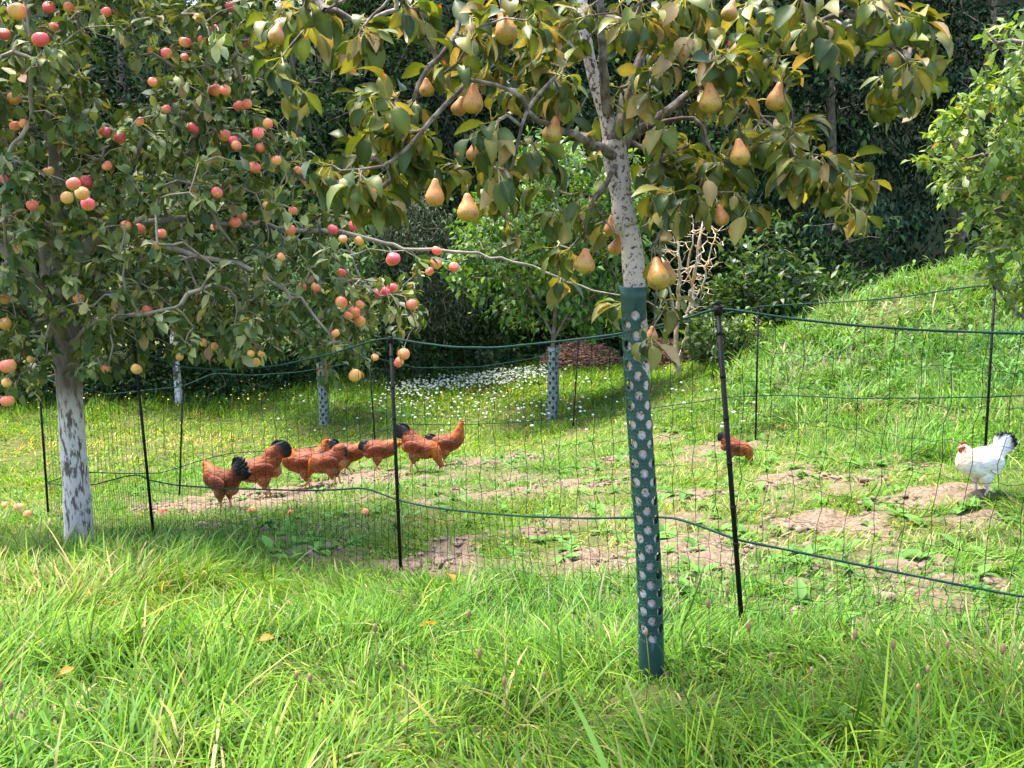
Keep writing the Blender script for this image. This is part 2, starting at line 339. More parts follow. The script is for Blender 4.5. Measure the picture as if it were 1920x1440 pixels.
# ------------------------------------------------------------------ grass
def grass(n, x0, x1, y0, y1, rows, name, hscale=1.0, wscale=1.0, seed=1, fan=None):
    r = np.random.default_rng(seed)
    if fan:   # sample inside the view fan plus a margin
        y = np.sqrt(r.random(n)*(y1**2-y0**2)+y0**2); x = (r.random(n)*2-1)*(y*.66+.9)
    else:
        x = r.uniform(x0, x1, n); y = r.uniform(y0, y1, n)
    s = mask_of(x, y, SOIL); d = mask_of(x, y, DRY, 5); ins = inside(x, y)
    bare = np.where(ins, np.maximum(s, np.clip((vnoise(x, y, .5, 21)-.62)*3, 0, .8)), 0)
    tuft = vnoise(x, y, .28, 31); big = vnoise(x, y, 1.1, 32)
    keep = r.random(n) > np.where(ins, bare*.86 + .10, .05) ; keep &= r.random(n) < (.42+.58*np.clip(tuft*1.7-.15, 0, 1))
    x, y, s, d, ins, tuft, big = [a[keep] for a in (x, y, s, d, ins, tuft, big)]; n = len(x)
    mound = np.clip((x-(.16*y+.2))/1.2, 0, 1)*np.clip((y-6.9)/1.4, 0, 1)
    front = (~ins) & (y < 7) & (x > -3.6)
    h = np.where(ins, .075+.05*tuft, .095+.05*tuft)
    h = np.where(front, .09+.125*tuft+.055*big, h)
    h = h*(1-mound) + mound*(.15+.20*tuft)
    for q in [gbase_, near_posts[1][0], near_posts[2][0], near_posts[3][0], np.array([-2.79, 5.54])]:
        h = h*(1-.6*np.exp(-(((x-q[0])/.12)**2+((y-q[1]+.12)/.17)**2)))
    h = h*(1+1.1*np.exp(-(((x-lone_[0])/.22)**2+((y-lone_[1]+.2)/.16)**2)))
    dl = np.full(n, 9.); 
    for k_ in range(len(near_posts)-1):
        a_, b_ = near_posts[k_][0][:2], near_posts[k_+1][0][:2]; ab_ = b_-a_; t_ = np.clip(((x-a_[0])*ab_[0]+(y-a_[1])*ab_[1])/(ab_@ab_), 0, 1); dl = np.minimum(dl, np.hypot(x-a_[0]-t_*ab_[0], y-a_[1]-t_*ab_[1]))
    h = np.where(front, h*(.55+.45*np.clip(dl/.8, 0, 1)), h)
    edge = np.clip((y-12.2)/1.0, 0, 1)*(x < 3); h = h+edge*.08
    h = h*hscale*r.uniform(.45, 1.25, n)
    fl = r.random(n) < .03; h = np.where(fl & front, h*1.5, h)
    ang = vnoise(x, y, .6, 41)*9+vnoise(x, y, .2, 42)*4+r.normal(0, .9, n)
    lean = np.abs(r.normal(.42, .32, n)) + .15
    D = np.stack([np.cos(ang)*np.sin(lean), np.sin(ang)*np.sin(lean), np.cos(lean)], 1)
    side = np.stack([-np.sin(ang), np.cos(ang), 0*ang], 1); NN = -np.cross(side, D)
    O = np.stack([x, y, terrain(x, y)-.01], 1)
    NN = np.where((np.cross(D, np.cross(D, NN))[:, 2:3] > 0), NN, NN)
    # face up side so the blade bends downwards
    NN = np.stack([-np.cos(ang)*np.cos(lean), -np.sin(ang)*np.cos(lean), np.sin(lean)], 1)
    wd = r.uniform(.0013, .0032, n)*wscale*(1+.5*(h > .22)); broad = r.random(n) < .03; wd = np.where(broad, wd*2.0, wd)
    twist = r.normal(0, .9, n)
    S0 = np.cross(D, NN); NN2 = NN*np.cos(twist)[:, None] + S0*np.sin(twist)[:, None]
    NN = np.where((r.random(n) < .75)[:, None], NN, NN2)
    V, F, li, u, _ = place_leaves(O, D, NN, h, wd, r.uniform(.3, 2.5, n), np.full(n, .25), rows, 2)
    # colours
    pal = np.array([[.13, .27, .022], [.185, .32, .028], [.08, .19, .022], [.25, .36, .04], [.14, .265, .06], [.46, .38, .18]])
    pr = np.array([.28, .24, .2, .13, .10, .05]); ci = r.choice(6, n, p=pr); col = pal[ci]
    st = r.random(n) < (d*.40 + .03*ins); col = np.where(st[:, None], np.array([.46, .37, .2])*r.uniform(.7, 1.1, n)[:, None], col)
    cool = np.clip(vnoise(x, y, 1.6, 51)*2-.7, 0, 1)[:, None]; col = col*(1-cool*.25*np.array([1.0, .35, -.6]))
    col = col*(1-mound[:, None]*np.array([.05, 0, -.5]))
    far = np.clip((y-8)/3, 0, 1)[:, None]*(1-mound[:, None]); col = col*(1+far*np.array([.30, .22, -.25]))*np.array([1.04, 1.06, .85])
    col = col*r.uniform(.5, 1.2, n)[:, None]
    vc = col[li]*(1+.15*(u[:, None]-.5))
    return V, F, vc
parts = [
 grass(95000, 0, 0, 1.55, 3.6, [(0, 1), (.25, 1), (.5, .85), (.78, .55), (1, .04)], 'a', 1, 1, 1, True),
 grass(105000, 0, 0, 3.4, 6.0, [(0, 1), (.35, .95), (.7, .65), (1, .04)], 'b', 1, 1.15, 2, True),
 grass(110000, 0, 0, 5.8, 9.6, [(0, 1), (.5, .85), (1, .05)], 'c', 1.0, 1.6, 3, True),
 grass(150000, 0, 0, 9.2, 17, [(0, 1), (.5, .85), (1, .05)], 'd', 1.05, 2.3, 4, True)]
vs, fs, cs, off = [], [], [], 0
for V, F, c in parts: vs.append(V); fs.append(F+off); cs.append(c); off += len(V)
g = mesh_obj('grass', np.concatenate(vs), np.concatenate(fs), M_grass, col=np.concatenate(cs)); tag(g, 'green meadow grass, long in front and short inside the pen', 'grass', kind='stuff')
# broad weed leaves low in the turf
def weeds():
    r = np.random.default_rng(9); n0 = 900
    y = np.sqrt(r.random(n0)*(9**2-1.7**2)+1.7**2); x = (r.random(n0)*2-1)*(y*.6+.5)
    k = vnoise(x, y, .6, 77) > .5; x, y = x[k], y[k]; m_ = 6
    x = np.repeat(x, m_); y = np.repeat(y, m_); n = len(x); a = r.uniform(0, 6.28, n); el = r.uniform(.1, .9, n)
    D = np.stack([np.cos(a)*np.cos(el), np.sin(a)*np.cos(el), np.sin(el)], 1); NN = np.stack([-np.cos(a)*np.sin(el), -np.sin(a)*np.sin(el), np.cos(el)], 1)
    O = np.stack([x+r.normal(0, .01, n), y+r.normal(0, .01, n), terrain(x, y)+.01], 1)
    L = r.uniform(.04, .10, n); V, F, li, u, s = place_leaves(O, D, NN, L, L*r.uniform(.14, .26, n), r.uniform(.3, 1.2, n), np.full(n, .3), [(-.3, .1), (0, .3), (.3, 1), (.65, .9), (1, .1)], 3)
    col = np.array([.12, .26, .05])*r.uniform(.7, 1.35, n)[:, None]; return V, F, col[li]
_w = weeds
def weeds():
    V, F, c = _w(); r = np.random.default_rng(10); n0 = 330; y = r.uniform(7.8, 12, n0); x = .16*y+.8+r.random(n0)*(y*.42); m_ = 7
    x = np.repeat(x, m_); y = np.repeat(y, m_); n = len(x); a = r.uniform(0, 6.28, n); el = r.uniform(.2, 1.1, n)
    D = np.stack([np.cos(a)*np.cos(el), np.sin(a)*np.cos(el), np.sin(el)], 1); NN = np.stack([-np.cos(a)*np.sin(el), -np.sin(a)*np.sin(el), np.cos(el)], 1)
    O = np.stack([x+r.normal(0, .03, n), y+r.normal(0, .03, n), terrain(x, y)+r.uniform(.02, .22, n)], 1); L = r.uniform(.05, .10, n)
    V2, F2, li, u, s = place_leaves(O, D, NN, L, L*r.uniform(.12, .24, n), r.uniform(.3, 1.2, n), np.full(n, .3), [(-.3, .1), (0, .3), (.3, 1), (.65, .9), (1, .1)], 3)
    c2 = (np.array([.12, .24, .06])*r.uniform(.7, 1.4, n)[:, None])[li]; return np.concatenate([V, V2]), np.concatenate([F, F2+len(V)]), np.concatenate([c, c2])
V, F, c = weeds(); tag(mesh_obj('meadow_weeds', V, F, M_grass, col=c), 'broad leaved weeds low in the turf', 'weeds', kind='stuff')
def clods():
    r = np.random.default_rng(19); mb = MB(); k = 0
    while k < 1800:
        y = math.sqrt(r.random()*(9.5**2-2.5**2)+2.5**2); x = (r.random()*2-1)*(y*.6+.2); xa, ya = np.array([x]), np.array([y])
        if not inside(xa, ya)[0] or mask_of(xa, ya, SOIL)[0] < .55: continue
        s_ = r.uniform(.004, .02)*(1 if r.random() < .9 else 1.5); a = r.uniform(0, 3); rot = np.array([[math.cos(a), -math.sin(a), 0], [math.sin(a), math.cos(a), 0], [0, 0, 1]])
        mb.ell((x, y, tz(x, y)+s_*.3+.004), (s_*r.uniform(.8, 1.5), s_, s_*.6), 7, 5, None, rot); mb.V[-1] += r.normal(0, s_*.12, mb.V[-1].shape); k += 1
    tag(mb.build('soil_clods', simple_mat('soil_clod', (.15, .10, .075), .95, (.24, .17, .125), 40, attr=True)), 'crumbly reddish soil clods on the scratched bare patches', 'soil', kind='stuff')
clods()
# tiny flowers: white clover patch and yellow flowers at the wood edge
def flowers(pts, size, mat, name, label, stem=.1):
    mb = MB(); r = np.random.default_rng(3)
    for p in pts:
        h = stem*r.uniform(.6, 1.3); q = np.array([p[0]+r.normal(0, .01), p[1], p[2]+h])
        mb.tube([p, q], .0015, 3, (.12, .22, .05), False); s = size*r.uniform(.6, 1.25)
        mb.ell(q, (s, s, s*.6), 6, 4, (1, 1, 1))
    tag(mb.build(name, mat), label, 'flowers', kind='stuff')
def ground_pts(n, fn, seed):
    r = np.random.default_rng(seed); out = []
    for _ in range(n):
        px, py = fn(r); p = G(px, py); out.append(p)
    return out
M_white = simple_mat('white_petal', (.75, .76, .66), .7, (.6, .64, .5), 60, attr=True)
M_yellow = simple_mat('yellow_petal', (.75, .55, .03), .6, (.8, .62, .1), 60, attr=True)
def clover(r):
    if r.random() < .68: t = r.random()**.8; return 740+270*t+r.normal(0, 25), 744-38*t+abs(r.normal(0, 13))-8
    if r.random() < .6: return r.uniform(690, 1110), r.uniform(715, 800)
    return r.uniform(500, 1420), r.uniform(690, 830)
flowers(ground_pts(1000, clover, 5), .021, M_white, 'clover_flowers', 'white clover flowers scattered in the mown grass beyond the net', .12)
flowers(ground_pts(70, lambda r: (r.uniform(20, 560), r.uniform(752, 800)), 6), .014, M_yellow, 'yellow_flowers', 'small yellow flowers along the dark wood edge', .3)

# ------------------------------------------------------------------ tree machinery
def grow(nodes, targets, step, sag=0., jit=.01, seed=0, bias=None):
    """nodes: (n,3) array of skeleton points. Links each target to the nearest node with an arched twig."""
    r = np.random.default_rng(seed); nodes = np.asarray(nodes, float); targets = np.asarray(targets, float)
    d0 = np.min(np.linalg.norm(targets[:, None]-nodes[None], axis=2), axis=1); targets = targets[np.argsort(d0)]
    cap = len(nodes)+len(targets)*14; A = np.zeros((cap, 3)); A[:len(nodes)] = nodes; n = len(nodes)
    par = np.full(cap, -1); load = np.zeros(cap); tips = []
    for t in targets:
        d = np.linalg.norm(A[:n]-t, axis=1); k = int(np.argmin(d)); D = d[k]; m_ = min(max(1, int(math.ceil(D/step))), 12)
        p = k; a = A[k].copy()
        for i in range(1, m_+1):
            f = i/m_; q = a*(1-f)+t*f; q[2] += sag*D*4*f*(1-f)
            if i < m_: q = q + r.normal(0, jit, 3)
            A[n] = q; par[n] = p; p = n; n += 1
        tips.append(n-1)
    for t in tips:
        p = t
        while p >= 0: load[p] += 1; p = par[p]
    return A[:n], par[:n], load[:n], np.array(tips)
def twig_mesh(mb, A, par, load, r0, pw=.42, n=4, rmax=.03, c=None):
    k = np.where(par >= 0)[0]; rb = np.minimum(r0*load[k]**pw, rmax); pl = load[par[k]]
    ra = np.where(par[par[k]] >= 0, np.minimum(r0*pl**pw, rmax), rb); ra = np.minimum(ra, rb*1.6)
    mb.segs(A[par[k]], A[k], ra, rb, n, c)
LEAF = [(-.32, .03), (0, .10), (.14, .62), (.38, 1.0), (.62, .88), (.84, .48), (1, .03)]
LEAF5 = [(-.2, .04), (0, .25), (.3, 1.0), (.68, .8), (1, .05)]
LEAF3 = [(0, .15), (.42, 1.0), (1, .06)]
def rosettes(O, axis, k, r, spread, hang):
    """k leaves round each point; returns O, D, N arrays"""
    n = len(O); O = np.repeat(O, k, 0); ax = np.repeat(axis, k, 0); n = len(O)
    v = r.normal(0, 1, (n, 3)); v /= np.linalg.norm(v, axis=1)[:, None]
    D = ax*.55 + v*spread; D[:, 2] -= hang; D /= np.linalg.norm(D, axis=1)[:, None]
    up = np.tile([0, 0, 1.0], (n, 1)) + r.normal(0, .35, (n, 3)); Nn = up - D*(up*D).sum(1)[:, None]; Nn /= np.linalg.norm(Nn, axis=1)[:, None]+1e-9
    return O + D*.01, D, Nn

# ------------------------------------------------------------------ perforated tree guards
def guard(name, label, base, top, r0, r1, rowh, mat, solid_b=.13, solid_t=.035, holefrac=.488, cols=8, thick=.0022):
    base, top = np.array(base), np.array(top); H = np.linalg.norm(top-base); root = thing(name, label, 'tree guard', tuple(base))
    V = []; F4 = []; cnt = [0]
    def pt(u, v):   # u in columns, v in metres
        a = u/cols*2*np.pi - np.pi/2 + np.pi/cols*0; f = v/H; rr = r0*(1-f)+r1*f + .006*max(0, (f-.97)/.03)**2
        c = (top-base)*f + np.array([.006*np.sin(f*5.5), 0, 0]); return c + np.array([rr*np.cos(a), rr*np.sin(a), 0])
    def quad(g):
        V.extend(g); F4.append([cnt[0]+i for i in range(4)]); cnt[0] += 4
    nr = int((H-solid_b-solid_t)/rowh); 
    def band(v0, v1):
        nb = max(1, int((v1-v0)/.03))
        for i in range(cols*4):
            for j in range(nb):
                a, b_ = v0+(v1-v0)*j/nb, v0+(v1-v0)*(j+1)/nb
                quad([pt(i/4, a), pt((i+1)/4, a), pt((i+1)/4, b_), pt(i/4, b_)])
    band(0, solid_b); band(solid_b+nr*rowh, H)
    sq = []
    for e in range(4):
        for q in range(4):
            t = -1+2*q/4; sq.append([(t, -1), (1, t), (-t, 1), (-1, -t)][e])
    ci = [(x/math.hypot(x, y), y/math.hypot(x, y)) for x, y in sq]
    for j in range(nr):
        for i in range(cols):
            cx, cy = i, solid_b+(j+.5)*rowh
            P_ = [pt(cx+sx*.5, cy+sy*.5*rowh) for sx, sy in sq]
            if (i+j) % 2 == 0: Q_ = [pt(cx+sx*holefrac, cy+sy*holefrac*rowh) for sx, sy in ci]
            else: Q_ = [pt(cx+sx*.25, cy+sy*.25*rowh) for sx, sy in sq]
            for q in range(16): k = (q+1) % 16; quad([P_[q], P_[k], Q_[k], Q_[q]])
            if (i+j) % 2:
                for qx in range(2):
                    for qy in range(2):
                        x0, y0 = -.25+.25*qx, -.25+.25*qy
                        quad([pt(cx+x0, cy+y0*rowh), pt(cx+x0+.25, cy+y0*rowh), pt(cx+x0+.25, cy+(y0+.25)*rowh), pt(cx+x0, cy+(y0+.25)*rowh)])
    o = mesh_obj('guard_sleeve', np.array(V), np.array(F4), mat, root)
    wl = o.modifiers.new('weld', 'WELD'); wl.merge_threshold = .0004
    sl = o.modifiers.new('thick', 'SOLIDIFY'); sl.thickness = thick; sl.offset = -1
    return root
M_guard = simple_mat('green_plastic', (.013, .05, .042), .42, (.020, .066, .055), 8, .0004, spec=.4)
M_guard2 = simple_mat('grey_plastic_mesh', (.13, .16, .155), .5, (.24, .26, .255), 20)

# ------------------------------------------------------------------ pear tree
gb, gt = post_from_px(1222, 1262, 1190, 537, 1.12)
GY = gb[1]
guard('tree_guard', 'dark green perforated plastic sleeve round the pear trunk in the foreground', gb-[0, 0, .02], gt, .0370, .0335, .0272, M_guard)
M_peartrunk = bark_paint('pear_bark_lichen', (.085, .05, .04), (.17, .11, .085), (.60, .50, .46), .77, 150, gs=.6, st=.7)
M_pearlimb = simple_mat('pear_limb_bark', (.085, .06, .045), .85, (.30, .27, .23), 34, .003, lo=.45, hi=.7)
pear = thing('pear_tree', 'pear tree with speckled pale trunk and hanging yellow pears, standing in green sleeve', 'fruit tree', tuple(gb-[0, 0, .03]))
pb = np.array(gb-[0, 0, .03])
def chain(pts, rpx, Yd=None):
    pp = np.array([P(p[0], p[1], p[2]) for p in pts]); return pp, np.array(rpx)/scale_at(pp[:, 1].mean())/2
mb = MB()
tp, tr = chain([(1221, 1262, GY), (1190, 535, GY), (1172, 420, GY+.01), (1160, 330, GY+.02), (1148, 262, GY+.02)], [39, 37, 40, 42, 46])
tp[0] = pb+[0, 0, .005]
p_, r_ = spline(tp, tr, .02); r_ = r_*(1+.06*np.sin(np.arange(len(r_))*.9)+rng.normal(0, .035, len(r_))); mb.tube(p_-pb, r_, 18); mb.build('trunk', M_peartrunk, pear, col=False)
mb = MB()
p_, r_ = spline(*chain([(1150, 275, GY+.02), (1138, 225, GY+.03), (1112, 140, GY+.05), (1096, 50, GY+.06), (1084, -90, GY+.1)], [38, 26, 22, 20, 17]), .02); mb.tube(p_-pb, r_, 12); skel = [p_]
mb.build('upper_trunk', bark_paint('pear_bark_upper', (.07, .045, .035), (.15, .10, .08), (.58, .50, .46), .68, 130, gs=.6, st=.6), pear, col=False)
mb = MB()
limbs = [
 ([(1152, 265, 0), (1168, 200, .05), (1205, 95, .12), (1240, 0, .2), (1275, -90, .3)], [24, 20, 16, 15, 12]),
 ([(1140, 215, .02), (1132, 120, -.03), (1127, 30, -.05), (1118, -80, -.1)], [20, 15, 13, 11]),
 ([(1160, 300, 0), (1180, 262, .04), (1225, 228, .08), (1290, 178, .15), (1350, 140, .2)], [22, 20, 18, 13, 8]),
 ([(1150, 292, 0), (1108, 272, -.1), (1078, 250, -.18), (1010, 225, -.28), (960, 170, -.32), (880, 150, -.35)], [22, 18, 14, 9, 7, 6]),
 ([(1096, 40, .06), (1010, -20, -.1), (880, 10, -.25), (850, 80, -.3), (800, 130, -.33), (775, 190, -.35)], [14, 12, 10, 9, 8, 6]),
 ([(850, 80, -.3), (890, 110, -.3), (885, 158, -.3)], [7, 6, 4]),
 ([(880, 150, -.35), (835, 198, -.35), (770, 268, -.36), (715, 312, -.36), (640, 320, -.36)], [9, 9, 8, 6, 4]),
 ([(1000, 190, -.3), (980, 240, -.3), (962, 310, -.28), (955, 370, -.25), (945, 430, -.25)], [7, 6, 5, 4, 3]),
 ([(1155, 310, 0), (1130, 350, -.12), (1108, 390, -.16), (1095, 450, -.18)], [12, 8, 7, 5]),
 ([(1240, 0, .2), (1320, -40, .15), (1332, 60, .1), (1336, 150, .05)], [12, 9, 7, 5]),
 ([(1320, -40, .15), (1420, -60, .1), (1452, 40, .05), (1458, 140, .02)], [10, 8, 6, 4]),
 ([(1420, -60, .1), (1540, -30, .0), (1640, 50, -.05), (1705, 110, -.05)], [10, 8, 7, 4]),
 ([(1350, 140, .2), (1400, 190, .15), (1445, 235, .1), (1500, 285, .05), (1570, 320, 0), (1630, 330, 0)], [10, 9, 8, 7, 5, 3]),
 ([(1205, 240, .06), (1300, 220, .0), (1335, 290, -.03), (1365, 350, -.05)], [9, 7, 6, 4]),
 ([(1180, 262, .04), (1235, 300, -.02), (1243, 400, -.04), (1238, 480, -.05), (1225, 610, 0)], [10, 8, 7, 6, 3]),
 ([(1010, -20, -.1), (780, -60, -.3), (690, -20, -.35), (610, 20, -.4)], [9, 7, 6, 4]),
 ([(780, -60, -.3), (700, 30, -.3), (670, 70, -.32)], [6, 5, 3])]
for pts, rp in limbs:
    p_, r_ = spline(*chain([(a, b_, GY+c) for a, b_, c in pts], rp), .03); p_[1:-1] += rng.normal(0, .0025, (len(p_)-2, 3)); mb.tube(p_-pb, r_, 7); skel.append(p_)
clusters = [(650,320,52),(690,370,42),(620,330,32),(740,215,62),(700,200,40),(785,265,52),(830,150,46),(865,80,52),(690,60,42),(600,30,46),(545,40,48),(520,120,20),(555,165,18),(770,25,38),(635,95,20),
 (900,240,46),(940,300,46),(965,25,55),(1000,150,52),(1060,110,60),(1035,200,36),(1085,35,55),(900,130,32),(760,320,45),(840,310,36),(720,350,40),(1000,60,50),(930,380,34),(945,440,26),(1000,300,30),
 (1180,20,48),(1250,60,52),(1300,25,55),(1230,150,42),(1345,90,42),(1335,160,42),(1420,55,55),(1480,140,40),(1400,230,50),(1250,270,42),(1295,310,52),(1220,310,28),(1355,330,52),(1300,375,48),(1240,365,42),(1385,370,42),
 (1460,265,46),(1510,290,46),(1560,310,52),(1615,335,50),(1600,385,40),(1500,25,50),(1565,50,55),(1640,30,55),(1700,55,52),(1705,130,58),(1672,170,40),(1740,95,36),(1480,330,30),(1165,190,36),(1120,250,28),(1200,170,30),
 (1085,400,46),(1070,460,36),(1120,345,30),(1055,520,24),(1135,430,28),(1225,430,32),(1238,565,18),(1180,590,22),(1238,600,16),(1222,635,14),(1030,360,22),(1230,500,26),(1150,60,40),(1380,140,30)]
pears = [(877,388,42,-.55),(815,360,38,-.5),(1040,243,40,-.25),(888,183,38,-.38),(1332,182,40,-.25),(1458,180,38,-.2),(1387,284,38,-.3),(1351,404,30,-.15),(1098,489,38,-.3),(1147,424,30,.1),
 (1156,462,28,.1),(1232,510,44,-.22),(1250,512,36,.02),(1223,628,26,.1),(890,285,30,-.2),(945,48,42,-.35),(520,62,32,-.6),(862,200,28,-.1),(1370,20,30,-.1),(800,165,26,-.3)]
r = np.random.default_rng(21); T = []
for cx, cy, cr in clusters:
    k = max(1, int(cr*cr/620+.8))
    for _ in range(k):
        a = r.uniform(0, 6.28); q = cr*math.sqrt(r.random())*.85; T.append(P(cx+q*math.cos(a), cy+q*math.sin(a)-8, GY+r.uniform(-.28, .22)+(-.15 if cx < 1000 else 0)))
for _ in range(24):   # crown above the picture
    T.append(P(r.uniform(560, 1760), r.uniform(-520, -40), GY+r.uniform(-.7, .9)))
sk = np.concatenate(skel); A, par, load, tips = grow(sk, T, .05, .10, .006, 2)
twig_mesh(mb, A-pb, par, load, .0021, .45, 5, .008); mb.build('branches', M_pearlimb, pear, col=False)
O = A[tips]; ax = O - A[par[tips]]; ax /= np.linalg.norm(ax, axis=1)[:, None]+1e-9
inner = A[par[tips]]; O = np.concatenate([O, inner[::4]]); ax = np.concatenate([ax, ax[::4]])
O, D, Nn = rosettes(O, ax, 8, r, .85, .5); n = len(O); L = r.uniform(.042, .078, n); O = O + D*(L*.3)[:, None]
qx, qy = proj(O + D*(L*.6)[:, None]); tx_ = np.interp(qy, [60, 250, 330, 420, 540], [1098, 1148, 1160, 1172, 1190])
kp = ~((np.abs(qx-tx_) < 34) & (qy > 60) & (qy < 535) & (O[:, 1] < GY+.03) & (r.random(n) < np.where(qy > 250, .97, .7)))
for (ax_, ay_, aw_, ad_) in pears: kp &= ~((np.abs(qx-ax_) < 26) & (np.abs(qy-ay_-4) < 30) & (O[:, 1] < GY+ad_+.06))
O, D, Nn, L = O[kp], D[kp], Nn[kp], L[kp]; n = len(O)
V, F, li, u, s = place_leaves(O, D, Nn, L, L*r.uniform(.22, .31, n), r.uniform(.2, 2.2, n), r.uniform(.1, .8, n), LEAF, 3)
pal = np.array([[.045, .082, .018], [.085, .12, .022], [.15, .155, .035], [.032, .062, .018], [.22, .20, .08], [.34, .25, .15], [.12, .165, .028]])
ci = r.choice(7, n, p=[.22, .2, .18, .13, .11, .07, .09]); col = pal[ci]*r.uniform(.75, 1.2, n)[:, None]*np.array([1.08, 1.0, .8])
vc = col[li]; vc = np.where((u < .02)[:, None], np.array([.34, .33, .12]), vc); vc = np.where(((s == 0) & (u > 0.02))[:, None], vc*1.25+.02, vc)
mesh_obj('crown', V-pb, F, M_pear, pear, col=vc)
# pears
def pear_mesh():
    prof = [(.0, .0), (.012, .012), (.024, .004), (.031, -.014), (.0325, -.028), (.029, -.042), (.02, -.053), (.009, -.0575), (.003, -.055), (.0, -.053)]
    prof = [(0, .034), (.006, .034), (.0105, .028), (.0135, .018), (.0185, .006), (.026, -.008), (.0315, -.022), (.0325, -.032), (.029, -.045), (.020, -.054), (.010, -.058), (.004, -.0555), (0, -.0545)]
    pr, zz = zip(*prof); m_ = 18; V = []
    for k, (rr, z) in enumerate(prof):
        for j in range(m_):
            a = j/m_*6.2832; w_ = 1+.035*math.sin(2*a+1)+.02*math.sin(3*a+k*.4); V.append((rr*w_*math.cos(a)+.004*(z > 0)*z/.034, rr*w_*math.sin(a), z))
    i = np.arange(len(prof)-1)[:, None]*m_; j = np.arange(m_)[None]; k = (j+1) % m_
    return np.array(V), np.stack([i+j, i+m_+j, i+m_+k, i+k], -1).reshape(-1, 4)
m, nt, out = newmat('pear_skin'); b = N(nt, 'ShaderNodeBsdfPrincipled'); b.inputs['Roughness'].default_value = .45
tc = N(nt, 'ShaderNodeTexCoord'); sp = N(nt, 'ShaderNodeSeparateXYZ'); nt.links.new(tc.outputs['Object'], sp.inputs[0])
oi = N(nt, 'ShaderNodeObjectInfo')
nf = noise(nt, 45, 4); hb = ramp(nt, sp.outputs['Z'], -.055, .03)
ad = N(nt, 'ShaderNodeMath', operation='ADD'); nt.links.new(hb, ad.inputs[0]); nt.links.new(nf, ad.inputs[1])
ad2 = N(nt, 'ShaderNodeMath', operation='MULTIPLY_ADD'); nt.links.new(oi.outputs['Random'], ad2.inputs[0]); ad2.inputs[1].default_value = .5; nt.links.new(ad.outputs[0], ad2.inputs[2])
c = mixc(nt, ramp(nt, ad2.outputs[0], .7, 1.5), (.34, .25, .03), (.50, .19, .05))
vo = noise(nt, 260, 2); c = mixc(nt, ramp(nt, vo, .56, .68), c, (.17, .08, .025)); c = mixc(nt, ramp(nt, noise(nt, 34, 6), .52, .66), c, (.22, .10, .035))
nt.links.new(c, b.inputs['Base Color']); nt.links.new(b.outputs[0], out.inputs[0]); M_pearskin = m
pv, pf = pear_mesh(); first = None
smb = MB(); smb.tube([(0, 0, .032), (.002, 0, .045), (.004, .001, .062)], [.0018, .0015, .002], 6)
for k, (px, py, wpx, dy) in enumerate(pears):
    q = P(px, py-6, GY+dy); s_ = wpx*rng.uniform(.9, 1.0)/scale_at(GY+dy)/.065
    if first is None:
        o = mesh_obj('pear', pv, pf, M_pearskin, pear); st = smb.build('stalk', M_twig, o, col=False); first = (o, st)
    else:
        o = first[0].copy(); C.collection.objects.link(o); o.parent = pear; st = first[1].copy(); C.collection.objects.link(st); st.parent = o
    o.location = Vector(q-pb); o.scale = (s_*rng.uniform(.95, 1.05), s_, s_*rng.uniform(.84, 1.02)); o.rotation_euler = (rng.uniform(-.3, .3), rng.uniform(-.3, .3), rng.uniform(0, 6))

